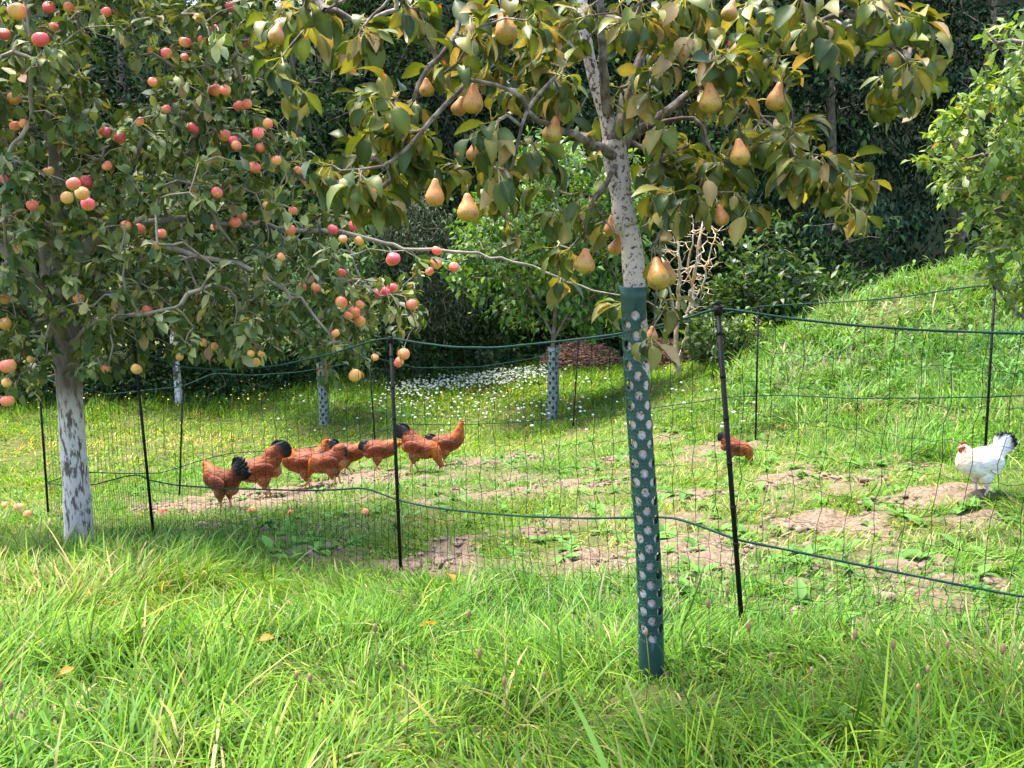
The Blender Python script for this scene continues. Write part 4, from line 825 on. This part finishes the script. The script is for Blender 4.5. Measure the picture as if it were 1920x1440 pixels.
bush(wz(2.6, 17.0), 1.2, .8, 2.8, 240, (.10, .16), .22, [[.05, .115, .022], [.09, .17, .03], [.13, .23, .05], [.03, .06, .016]], [.35, .3, .15, .2], 89, 'tall mid green shrub directly behind the dead shrub', M_leaf, 'shrub', 30)
q = at_px(1440, 620, 13.2); bush((q[0], q[1], q[2]-.1), 1.15, .7, 1.55, 230, (.11, .18), .2, [[.04, .085, .02], [.07, .14, .03], [.13, .21, .06], [.02, .05, .015]], [.35, .3, .15, .2], 84, 'glossy long leaved bush between dead shrub and grass bank', M_leaf, 'laurel_bush', 26)
q = at_px(1560, 590, 13.6); bush((q[0], q[1], q[2]-.3), 1.0, .7, 1.1, 170, (.10, .16), .2, [[.04, .085, .02], [.07, .14, .03], [.10, .18, .05], [.02, .05, .015]], [.35, .3, .15, .2], 85, 'long leaved bush at the lower left edge of the grass bank', M_leaf, 'laurel_bush', 26)
q = G(1360, 680); bush(tuple(q), .55, .4, .6, 90, (.08, .14), .18, [[.05, .1, .02], [.1, .17, .04], [.14, .2, .06]], [.4, .35, .25], 86, 'low tangled bush right of the dead shrub', M_leaf, 'shrub', 20)
q = at_px(1400, 650, 11.9); bush(tuple(q), .2, .2, .55, 26, (.06, .1), .3, [[.28, .42, .05], [.36, .5, .08]], [.5, .5], 87, 'small lime green sapling behind the right net post', M_leaf, 'sapling', 10)

# ------------------------------------------------------------------ electric poultry netting
M_rope = simple_mat('green_rope', (.004, .026, .021), .8, (.012, .048, .040), 160, .0006, spec=.2)
M_string = simple_mat('dark_green_string', (.005, .022, .014), .85, (.009, .032, .02), 60, spec=.08)
M_post = simple_mat('black_plastic_post', (.005, .005, .005), .5, (.009, .009, .009), 30, spec=.18)
def netting(name, label, posts, tops, mids, slants, sr, rr, dx, skip_first=False, seed=5):
    r = np.random.default_rng(seed); root = thing(name, label, 'net fence', tuple(posts[0][0])); o0 = np.array(posts[0][0])
    rope_t, rope_m = [], []; st = MB()
    for k in range(len(posts)-1):
        b0, t0 = posts[k]; b1, t1 = posts[k+1]
        def curve(pts_px, q0, q1, zends):
            U, Zs = [0.], [zends[0]]
            for px, py in pts_px:
                rd = ray(px, py); d = q1[:2]-q0[:2]      # solve q0+u*d parallel to rd in plan
                det = d[0]*rd[1]-d[1]*rd[0]; u = (-q0[0]*rd[1]+q0[1]*rd[0])/det; y = q0[1]+u*d[1]
                if .01 < u < .99: U.append(u); Zs.append(rd[2]*y/rd[1])
            U.append(1.); Zs.append(zends[1]); o = np.argsort(U); return np.array(U)[o], np.array(Zs)[o]
        L = np.linalg.norm(b1[:2]-b0[:2]); m0, m1 = b0+(t0-b0)*.30, b1+(t1-b1)*.30
        mz0, mz1 = mids[k][0], mids[k][-1]
        def zpost(px_y, q): rd = ray(0, px_y); return rd[2]/rd[1]*q[1]
        Ut, Zt = curve(tops[k], t0, t1, (t0[2]-.012, t1[2]-.012)); Um, Zm = curve(mids[k][1], m0, m1, (zpost(mz0, m0), zpost(mz1, m1)))
        def smooth(U, Zs, u):
            return np.interp(u, U, Zs)*.5+np.interp(np.clip(u-.025, 0, 1), U, Zs)*.25+np.interp(np.clip(u+.025, 0, 1), U, Zs)*.25
        ft = lambda u: np.stack([t0[0]+(t1[0]-t0[0])*u, t0[1]+(t1[1]-t0[1])*u, smooth(Ut, Zt, u)], -1)
        fm = lambda u: np.stack([m0[0]+(m1[0]-m0[0])*u, m0[1]+(m1[1]-m0[1])*u, smooth(Um, Zm, u)], -1)
        def fb(u):
            x, y = b0[0]+(b1[0]-b0[0])*u, b0[1]+(b1[1]-b0[1])*u; return np.stack([x, y, terrain(x, y)+.015], -1)
        uu = np.linspace(0, 1, max(12, int(L/.04))); rope_t.append(ft(uu)); rope_m.append(fm(uu))
        sl = slants[k]/L; nU = int(L/dx); us = (np.arange(nU)+.5)/nU; vv = np.linspace(0, 1, 15)
        nrm = np.array([-(b1-b0)[1], (b1-b0)[0], 0])/L; tang = (b1-b0)*[1, 1, 0]/L
        ph = r.uniform(0, 6, (40,))
        def wob(u, v, a): return tang*((a*(np.sin(v*9*2.4+u*3+ph[int(u*39)])+.6*np.sin(v*31+ph[int(u*17)]*2)))[:, None]) + nrm*((a*.8*np.sin(v*5+u*8))[:, None])
        nh = 7
        for u in us:
            ut = np.clip(u+sl*.5, 0, 1); um = np.clip(u-sl*.5, 0, 1); A_, B_ = ft(np.array([ut]))[0], fm(np.array([um]))[0]
            st.tube(A_+(B_-A_)*vv[:, None]+wob(u, vv, .006)*(np.sin(vv*np.pi)**.3)[:, None]-o0, sr, 3, None, False)
        for j in range(1, nh):
            v = j/nh; u = np.linspace(0, 1, max(12, nU*3)); ut = np.clip(u+sl*.5, 0, 1); um = np.clip(u-sl*.5, 0, 1); Q = ft(ut)*(1-v)+fm(um)*v; Q[:, 2] += .006*np.sin(u*L/dx*2*np.pi+j)+.004*np.sin(u*37+j*2)
            st.tube(Q-o0, sr*.8, 3, None, False)
        nL = nU*2
        for i in range(nL):
            u = (i+.5)/nL; A_, B_ = fm(np.array([u]))[0], fb(np.array([np.clip(u-sl*.15, 0, 1)]))[0]; v2 = vv[::2]
            st.tube(A_+(B_-A_)*v2[:, None]+wob(u, v2, .004)-o0, sr*.9, 3, None, False)
        for v in np.arange(1, 6)/6:
            u = np.linspace(0, 1, max(12, nL*2)); Q = fm(u)*(1-v)+fb(u)*v; Q[:, 2] += .004*np.sin(u*nL*3+v*9); st.tube(Q-o0, sr*.75, 3, None, False)
    st.build('netting', M_string, root, col=False)
    for nm, rp in (('top_rope', rope_t), ('middle_rope', rope_m)):
        mb = MB(); Q = np.concatenate([q[(1 if i else 0):] for i, q in enumerate(rp)])-o0
        mb.tube(Q, rr*(1+.12*np.sin(np.arange(len(Q))*1.9)), 7); mb.build(nm, M_rope, root, col=False)
    for k, (b_, t) in enumerate(posts):
        if k == 0 and skip_first: continue
        bb = np.array([b_[0], b_[1], tz(b_[0], b_[1])-.06]); ax = (t-b_)/np.linalg.norm(t-b_)
        mb = MB(); mb.tube([bb-o0, t-o0-ax*.02], .0083, 10); 
        for f in (.31, .42, .55, .68, .8, .92): c = bb+(t-bb)*f-o0; mb.tube([c-ax*.006, c+ax*.006], .0095, 10)
        pr_ = mb.build('post', M_post, root, col=False)
        mb = MB(); mb.tube([t-o0-ax*.035, t-o0-ax*.004], .0135, 10); mb.tube([t-o0-ax*.006, t-o0+ax*.012], [.010, .006], 10); mb.tube([t-o0-ax*.012+[.008, -.01, 0], t-o0-ax*.012+[.02, -.012, .008]], .0035, 6); mb.build('cap', M_post, pr_, col=False)
    return root
near_tops = [[(160, 745), (210, 700)], [(340, 688), (420, 694), (520, 686), (620, 664), (700, 638)], [(780, 642), (850, 651), (930, 652), (1050, 640), (1150, 628), (1230, 612), (1290, 596)], [(1400, 585), (1480, 597), (1600, 610), (1750, 620), (1900, 625), (2000, 626)]]
near_mids = [(905, [(130, 912), (180, 908), (235, 893), (262, 890)], 900), (900, [(330, 910), (420, 916), (500, 918), (580, 920), (640, 918), (680, 914), (705, 922)], 938), (938, [(800, 950), (880, 960), (980, 968), (1100, 972), (1220, 970), (1262, 970), (1300, 982), (1350, 1000)], 1012), (1012, [(1500, 1036), (1600, 1057), (1700, 1077), (1800, 1097), (1910, 1118)], 1190)]
netting('poultry_netting', 'nearer run of green electric poultry netting crossing in front of the hens', near_posts, near_tops, near_mids, [0, .03, .05, .09], .0012, .0042, .082)
far_tops = [[(200, 740)], [(400, 700), (470, 704), (560, 698), (640, 684)], [(780, 690), (900, 688), (1000, 672)], [(1150, 632), (1250, 612), (1350, 590)], [(1500, 570), (1600, 565), (1700, 556), (1800, 540)], [(1890, 532)]]
far_mids = [(905, [(150, 885), (240, 888), (300, 887)], 876), (876, [(380, 862), (430, 850), (560, 842), (640, 830)], 812), (812, [(755, 795), (860, 797), (960, 792), (1040, 786)], 778), (778, [(1100, 772), (1200, 768), (1300, 755), (1360, 745)], 742), (742, [(1480, 741), (1600, 747), (1740, 746)], 744), (744, [(1900, 742)], 740)]
netting('poultry_netting', 'farther run of green electric poultry netting behind the hens', far_posts, far_tops, far_mids, [0, 0, .02, .03, .03, .03], .0012, .0045, .14, skip_first=True, seed=6)

# ------------------------------------------------------------------ hens
def feather_mat(name, mode):
    m, nt, out = newmat(name); b = N(nt, 'ShaderNodeBsdfPrincipled'); b.inputs['Roughness'].default_value = .62; b.inputs['Specular IOR Level'].default_value = .25
    at = N(nt, 'ShaderNodeAttribute', attribute_name='tint'); tcn = N(nt, 'ShaderNodeTexCoord'); mpn = N(nt, 'ShaderNodeMapping'); mpn.inputs['Scale'].default_value = (38, 60, 60)
    nt.links.new(tcn.outputs['Object'], mpn.inputs[0]); vo = N(nt, 'ShaderNodeTexVoronoi'); vo.inputs['Scale'].default_value = 1; nt.links.new(mpn.outputs[0], vo.inputs['Vector']); f = vo.outputs['Distance']
    f2 = noise(nt, 14, 4); f3 = noise(nt, 150, 3, (.3, 1, 1))
    c = mixc(nt, ramp(nt, f, .35, .85), at.outputs['Color'], mixc(nt, 1.0, at.outputs['Color'], mode, 'MULTIPLY')); c = mixc(nt, ramp(nt, f2, .45, .7), c, mixc(nt, 1.0, c, (.62, .52, .46) if mode[0] < .6 else (.86, .83, .80), 'MULTIPLY')); c = mixc(nt, ramp(nt, f3, .5, .75), c, mixc(nt, 1.0, c, (1.35, 1.4, 1.4), 'MULTIPLY'))
    bp = N(nt, 'ShaderNodeBump'); bp.inputs['Distance'].default_value = .0028; nt.links.new(f, bp.inputs['Height']); nt.links.new(bp.outputs[0], b.inputs['Normal'])
    nt.links.new(c, b.inputs['Base Color']); nt.links.new(b.outputs[0], out.inputs[0]); return m
M_feather = feather_mat('feathers', (.5, .42, .4)); M_featherw = feather_mat('light_feathers', (.88, .86, .85)); M_comb = simple_mat('red_comb', (.55, .05, .04), .5, (.45, .03, .03), 60); M_beak = simple_mat('horn_beak', (.55, .38, .15), .5)
M_leg = simple_mat('yellow_leg_skin', (.62, .36, .10), .6, (.5, .28, .1), 80); M_legw = simple_mat('pale_leg_skin', (.62, .52, .46), .6, (.5, .42, .36), 80); M_eye = simple_mat('dark_eye', (.01, .008, .006), .15)
def loft(secs, m_=16):
    """secs: (x, z, half height, half width) in side view; ring planes follow the path"""
    S = np.array(secs, float); ctr = S[:, :2]; t = np.gradient(ctr, axis=0); t /= np.linalg.norm(t, axis=1)[:, None]
    nx, nz = -t[:, 1], t[:, 0]; th = np.linspace(0, 2*np.pi, m_, endpoint=False)
    V = np.stack([ctr[:, 0:1]+nx[:, None]*S[:, 2:3]*np.sin(th), S[:, 3:4]*np.cos(th), ctr[:, 1:2]+nz[:, None]*S[:, 2:3]*np.sin(th)], -1)
    n = len(S); i = np.arange(n-1)[:, None]*m_; j = np.arange(m_)[None]; k = (j+1) % m_
    F = np.stack([i+j, i+k, i+m_+k, i+m_+j], -1).reshape(-1, 4); return V.reshape(-1, 3), F, n, m_
def hen(label, loc, yaw, head=(.17, .37), tilt=0., s=1.0, white=False, tail_el=62, tail_len=.13, tail_dark=.6, group='reddish brown hens in the netted pen', leg_h=.10, rump=0.0):
    M_feather = M_featherw if white else globals()['M_feather']
    root = thing('hen', label, 'hen', loc, yaw, group); root.scale = (s, s, s)
    ct, stt = math.cos(tilt), math.sin(tilt)
    def rt(x, z): x0, z0 = x, z-.20; return (x0*ct+z0*stt, .20-x0*stt+z0*ct)     # tilt > 0: breast down
    body = [(-.170, .285+rump, .012, .012), (-.155, .280+rump, .040, .034), (-.115, .262+rump*.7, .074, .062), (-.065, .243, .092, .080), (-.01, .230, .100, .088), (.045, .228, .096, .086), (.085, .238, .084, .074)]
    secs = [(*rt(x, z), h, w_) for x, z, h, w_ in body]
    p0 = np.array(rt(.105, .258)); p1 = np.array(head); d = p1-p0; d0 = np.array([.05*ct+.03*stt, .06*ct-.05*stt]); Ln = np.linalg.norm(d)
    T0 = d0/np.linalg.norm(d0)*Ln*.9; T1 = d/Ln*Ln*.6
    for i in range(0, 7):
        t = i/6; h00, h10, h01, h11 = 2*t**3-3*t*t+1, t**3-2*t*t+t, -2*t**3+3*t*t, t**3-t*t
        q = h00*p0+h10*T0+h01*p1+h11*T1; rad = .068*(1-t)**1.25+.0235; secs.append((q[0], q[1], rad, rad*.86))
    ha = math.atan2(d[1], d[0]); fx, fz = (.9, .05) if ha > .35 else (math.cos(ha-.1), math.sin(ha-.1))
    hp = p1+np.array([fx, fz])*.012; secs.append((hp[0], hp[1], .0225, .019)); secs.append((hp[0]+fx*.012, hp[1]+fz*.012-.001, .016, .014)); secs.append((hp[0]+fx*.018, hp[1]+fz*.018-.002, .005, .005))
    V, F, n, m_ = loft(secs)
    for _ in range(1):   # soften the rings along the body
        W_ = V.reshape(n, m_, 3).copy(); W_[1:-1] = .5*W_[1:-1]+.25*W_[:-2]+.25*W_[2:]; V = W_.reshape(-1, 3)
    mb = MB(); ring = np.repeat(np.arange(n), m_)/(n-1); zz = V[:, 2]
    if white: back, neck, belly = np.array([.74, .70, .64]), np.array([.78, .58, .38]), np.array([.74, .66, .58])
    else: back, neck, belly = np.array([.20, .048, .014]), np.array([.42, .12, .02]), np.array([.31, .125, .05])
    a = np.clip((ring-.42)/.2, 0, 1)[:, None]; col = back*(1-a)+neck*a
    if white: a2 = np.clip((ring-.80)/.1, 0, 1)[:, None]; col = col*(1-a2)+np.array([.85, .78, .68])*a2
    hv = np.random.default_rng(len(label)*7).uniform(.75, 1.15); col = col*hv if not white else col
    bl = np.clip((.205-zz)/.05, 0, 1)[:, None]*(1-a); col = col*(1-bl)+belly*bl
    rg = np.random.default_rng(len(label)); col = col*rg.uniform(.75, 1.2, (len(col), 1)); V = V+rg.normal(0, .0014, V.shape)
    mb.add(V, F, col)
    for sgn in (-1, 1):
        x, z = rt(-.015, .165); mb.ell((x, sgn*.042, z), (.052, .036, .062), 12, 8, belly)
        mb.ell((x-.004, sgn*.044, z-.048), (.024, .02, .035), 10, 6, belly*.95)
    x, z = rt(-.10, .20); mb.ell((x, 0, z), (.055, .055, .055), 12, 8, belly*1.08)
    bo = mb.build('body', M_feather, root); rm = bo.modifiers.new('fuse', 'SMOOTH'); rm.iterations = 1; rm.factor = .4
    # tail: overlapping curved feathers in a narrow upright fan
    tx, tz_ = rt(-.135, .285+rump); darkc = np.array([.012, .012, .016]); basec = back*1.1
    mt = MB(); K = 15; rg2 = np.random.default_rng(4)
    for i in range(K):
        f = i/(K-1); el = R(tail_el-40+f*56)-tilt; sp_ = ((i*7) % K/(K-1)-.5)*.5; Lf = tail_len*(.72+.35*math.sin(f*math.pi*.9+.2)); base_ = np.array([tx+.045*(f-.3), sp_*.05, tz_-.03+.03*f])
        dx_, dz_ = -math.cos(el), math.sin(el); D = np.array([[dx_, sp_*.5, dz_]]); Nn = np.array([[0.1*dz_, 1.0 if sp_ >= 0 else -1.0, .1]])
        Vv, Ff, li, u, s_ = place_leaves(base_[None], D, Nn, np.array([Lf]), np.array([.020]), np.array([.35]), np.array([-.3]), [(-.2, .7), (0, .9), (.3, 1.1), (.6, 1.2), (.85, 1.0), (1, .35)], 3)
        dk = np.clip((u-(1-tail_dark)+.12)/.22, 0, 1)[:, None]; cc = basec*(1-dk)+darkc*dk
        if white: bar = ((np.sin(u*26+i) > .2)*.6)[:, None]; cc = (np.array([.78, .77, .77])*(1-bar*.6))*(1-dk)+darkc*dk
        mt.add(Vv, Ff, cc)
    # fluffy tail body growing out of the rump
    el = R(tail_el)-tilt; ux_, uz_ = -math.cos(el), math.sin(el); sx, sz = rt(-.085, .245+rump*.6)
    ts = [(sx+(tx-sx)*f, sz+(tz_-sz)*f, .078-.018*f, .060-.022*f) for f in (0, .35, .7)]+[(tx+ux_*tail_len*g, tz_-.012+uz_*tail_len*g, hh, ww) for g, hh, ww in ((.12, .058, .036), (.35, .055, .030), (.58, .046, .022), (.78, .030, .014), (.88, .012, .006))]
    Vt, Ft, nt_, mm_ = loft(ts, 14); ri = np.repeat(np.arange(nt_), mm_)/(nt_-1); kd = np.clip((ri-(1-tail_dark*.85)+.02)/.18+rg2.normal(0, .2, len(ri)), 0, 1)[:, None]
    if white: kd = kd*.15
    mt.add(Vt+rg2.normal(0, .003, Vt.shape), Ft, basec*(1-kd)+darkc*kd); to = mt.build('tail', M_feather, root)
    sf = to.modifiers.new('t', 'SOLIDIFY'); sf.thickness = .003; sf.offset = 0
    for sgn in (-1, 1):   # folded wings
        x, z = rt(-.025, .245); mw = MB(); rot2 = np.array([[ct, 0, stt], [0, 1, 0], [-stt, 0, ct]]) @ np.array([[math.cos(.12), 0, -math.sin(.12)], [0, 1, 0], [math.sin(.12), 0, math.cos(.12)]])
        wc_ = (back*.92 if not white else back*1.0); mw.ell((x, sgn*.073, z), (.092, .020, .050), 16, 10, wc_, rot2)
        for q in range(5):
            zq = .018-.014*q; Dl = rot2 @ np.array([-1, 0, -.06-.05*q]); b0 = np.array([x, sgn*.088, z])+rot2 @ np.array([.02, 0, zq]); Vv, Ff, li, u, s_ = place_leaves(b0[None], Dl[None], np.array([[0, float(sgn), .1]]), np.array([.105-.006*q]), np.array([.011]), np.array([.25]), np.array([0.]), [(0, .8), (.4, 1), (.8, .9), (1, .2)], 3)
            mw.add(Vv, Ff, wc_*(.75+.12*q) if not white else wc_*(.9+.02*q))
        mw.build('wing', M_feather, root)
    for sgn in (-1, 1):   # legs
        x, z = rt(-.018, .115); ml = MB(); fx_ = x+(.03 if sgn > 0 else -.012); hz = max(z-.01, .07)
        ml.tube([(x, sgn*.043, hz), (x-.014, sgn*.043, .062), (fx_-.006, sgn*.043, .008)], [.013, .0075, .0065], 8)
        for a_ in (-.5, 0, .5, math.pi): ln = .052 if a_ != math.pi else .022; ml.tube([(fx_-.006, sgn*.043, .010), (fx_+math.cos(a_)*ln*.6, sgn*.043+math.sin(a_)*ln*.6, .008), (fx_+math.cos(a_)*ln, sgn*.043+math.sin(a_)*ln, .002)], [.006, .005, .0025], 6)
        ml.build('leg', M_legw if white else M_leg, root, col=False)
    # head parts, in the frame of the head direction
    H_ = np.array([hp[0], 0, hp[1]]); f_ = np.array([fx, 0, fz]); f_ /= np.linalg.norm(f_); u_ = np.array([-f_[2], 0, f_[0]])
    mk = MB(); mk.tube([H_+f_*.016, H_+f_*.028-u_*.002, H_+f_*.040-u_*.006], [.0075, .005, .0012], 8); mk.build('beak', M_beak, root, col=False)
    mc = MB(); cs2 = 1.5 if white else 1.0
    for i, hgt in enumerate((.010, .016, .017, .013, .008)): q = H_+f_*(.012-.009*i)+u_*(.019); mc.ell(q, (.006*cs2, .0025, hgt*.75*cs2), 8, 6)
    mc.build('comb', M_comb, root, col=False)
    if white:
        mf = MB(); [mf.ell(H_+f_*.010+np.array([0, sg*.014, 0]), (.013, .006, .014), 10, 7) for sg in (-1, 1)]; mf.build('face', M_comb, root, col=False)
    for sgn in (-1, 1):
        mw = MB(); mw.ell(H_+f_*.016-u_*.019+np.array([0, sgn*.006, 0]), (.006, .003, .012*cs2), 8, 6); mw.build('wattle', M_comb, root, col=False)
        me_ = MB(); me_.ell(H_+f_*.006+u_*.004+np.array([0, sgn*.0185, 0]), (.0038, .0025, .0038), 8, 6); me_.build('eye', M_eye, root, col=False)
    return root
def hen_at(px, py, Y): q = P(px, py, Y); return (q[0], Y, tz(q[0], Y)-.005)
LF, RF = math.pi, 0.
def Yg_(px, py): return float(G(px, py)[1])
def hp_(px, py): q = G(px, py); return (q[0], q[1], q[2]-.005)
hen('front leftmost hen facing left with a big black tipped tail', hp_(420, 958), LF-.55, (.165, .345), -.05, .98, tail_el=60, tail_len=.18, tail_dark=.68, rump=.02)
hen('bent over hen with raised dark rump, second from the left', hp_(492, 936), LF+.15, (.23, .19), .20, 1.12, tail_el=58, tail_len=.13, tail_dark=.6, rump=.05)
hen('pale bellied hen with raised neck facing left, third from the left', hp_(572, 918), LF+.1, (.135, .385), -.05, 1.05, tail_el=35, tail_len=.07, tail_dark=.75)
hen('hen facing right behind the third hen, only its neck and back showing', hp_(582, 905), RF+.3, (.15, .385), 0, 1.02, tail_el=40, tail_len=.07, tail_dark=.5)
hen('crouching hen pecking left with its head down, fourth from the left', hp_(622, 915), LF-.25, (.20, .12), .32, 1.0, tail_el=30, tail_len=.06, tail_dark=.3, rump=.03)
hen('hen with glossy black tail facing right, behind the pecking hen', hp_(655, 890), RF-.15, (.185, .33), -.02, .95, tail_el=62, tail_len=.10, tail_dark=.95, rump=.01)
hen('hen standing directly left of the net post, head hidden by the post', hp_(712, 886), RF+.1, (.20, .29), .02, .95, tail_el=48, tail_len=.065, tail_dark=.9)
hen('hen with bushy black tail pecking down right of the net post', hp_(785, 886), RF-.3, (.20, .10), .28, 1.0, tail_el=62, tail_len=.13, tail_dark=.8, rump=.03)
hen('tall alert hen stretching its neck up, rightmost of the flock', hp_(836, 874), RF+.1, (.155, .43), -.12, .95, tail_el=66, tail_len=.08, tail_dark=.8, rump=.0)
hen('lone brown hen pecking in the grass behind the right net post', hp_(1374, 874), RF-.35, (.20, .08), .30, .64, tail_el=62, tail_len=.09, tail_dark=.8, rump=.02)
hen('white hen with red face, buff neck and black tail tip at right', hp_(1832, 934), LF+.35, (.145, .345), .0, .83, True, tail_el=56, tail_len=.145, tail_dark=.30, group='light hens in the netted pen', rump=.015)

# ------------------------------------------------------------------ windfalls, fallen leaves, plantain heads
fl = [(474,966,9,'windfall apple in short grass below the second hen'), (685,968,8,'windfall apple just left of the middle net post'), (38,962,10,'windfall apple at left edge, left of the apple trunk'), (52,974,9,'windfall apple at left edge, nearest to the whitewashed trunk'),
      (12,956,8,'leftmost windfall apple cut by the picture edge'), (307,965,8,'windfall apple right of the left net post'), (545,967,6,'small pale windfall apple between the two left net posts')]
fo = None
for px, py, rp, lab in fl:
    q = G(px, py); s_ = rp/scale_at(q[1])
    o = bpy.data.objects.new('fallen_apple', prot['m'][0].data); C.collection.objects.link(o); o.location = (q[0], q[1], q[2]+s_*.9); o.scale = (s_,)*3; o.rotation_euler = (1.1, .4, px*.1); tag(o, lab, 'apple', 'windfall apples')
lf = [(820,1226,'orange dead leaf lying in the front grass left of the sleeve', .06), (303,1200,'upright orange brown leaf in the grass at front left', .04), (850,1135,'pinkish dead leaf on straw patch in the front grass', .06), (120,1328,'pale orange leaf in the grass near the bottom left corner', .04), (490,1258,'orange brown leaf in the grass left of centre', .045)]
for px, py, lab, L in lf:
    q = G(px, py); V, F, li, u, s = place_leaves(np.array([[0, 0, .0]]), np.array([[.8, .1, .35]]), np.array([[-.3, -.5, .9]]), np.array([L]), np.array([L*.3]), np.array([.8]), np.array([.4]), LEAF, 3)
    o = mesh_obj('fallen_leaf', V, F, M_grass, col=np.tile([.55, .22, .05], (len(V), 1))); o.location = (q[0], q[1], q[2]+.10); o.rotation_euler = (0, 0, px); tag(o, lab, 'leaf', 'fallen leaves')
M_head = simple_mat('plantain_head', (.20, .10, .04), .8, (.32, .2, .1), 300, attr=True)
r = np.random.default_rng(15); mb = MB()
heads = [(1595,1296),(1515,1352),(1710,1410),(1765,1325),(1870,1310),(1360,1190),(1325,1205),(1670,1270),(1730,1360),(1400,1260),(705,1240),(880,1215),(900,1330),(945,1365),(585,1355),(10,1360),(30,1420),(560,1350),(760,1330),(1210,1240),(1440,1330),(1020,1400)]
for px, py in heads:
    q = G(px, py+90); h = .20*r.uniform(.8, 1.2)+.05; t = P(px, py, q[1]); t = np.array([t[0], t[1], q[2]+h]); mb.tube([q, (q+t)/2+[.01, 0, 0], t], .0013, 4, (.6, .95, .4)); s_ = r.uniform(.8, 1.3); mb.ell(t, (.0048*s_, .0048*s_, .011*s_), 8, 6, (1, 1, 1))
tag(mb.build('plantain_heads', M_head), 'brown plantain seed heads standing above the front grass', 'plant', kind='stuff')
GR = {'dense_tree': 'trees of the dark wood behind the meadow', 'bush': 'dark bushes along the foot of the wood', 'tree_guard': 'perforated guards on the orchard trees', 'young_fruit_tree': 'young fruit trees beyond the net',
      'poultry_netting': 'runs of electric poultry netting', 'brushwood_pile': 'heaps of brushwood', 'laurel_bush': 'long leaved bushes beside the grass bank', 'shrub': 'shrubs at the back of the meadow'}
for o in bpy.data.objects:
    k = o.name.split('.')[0]
    if o.parent is None and k in GR: o['group'] = GR[k]
print('faces', sum(len(o.data.polygons) for o in bpy.data.objects if o.type == 'MESH'))
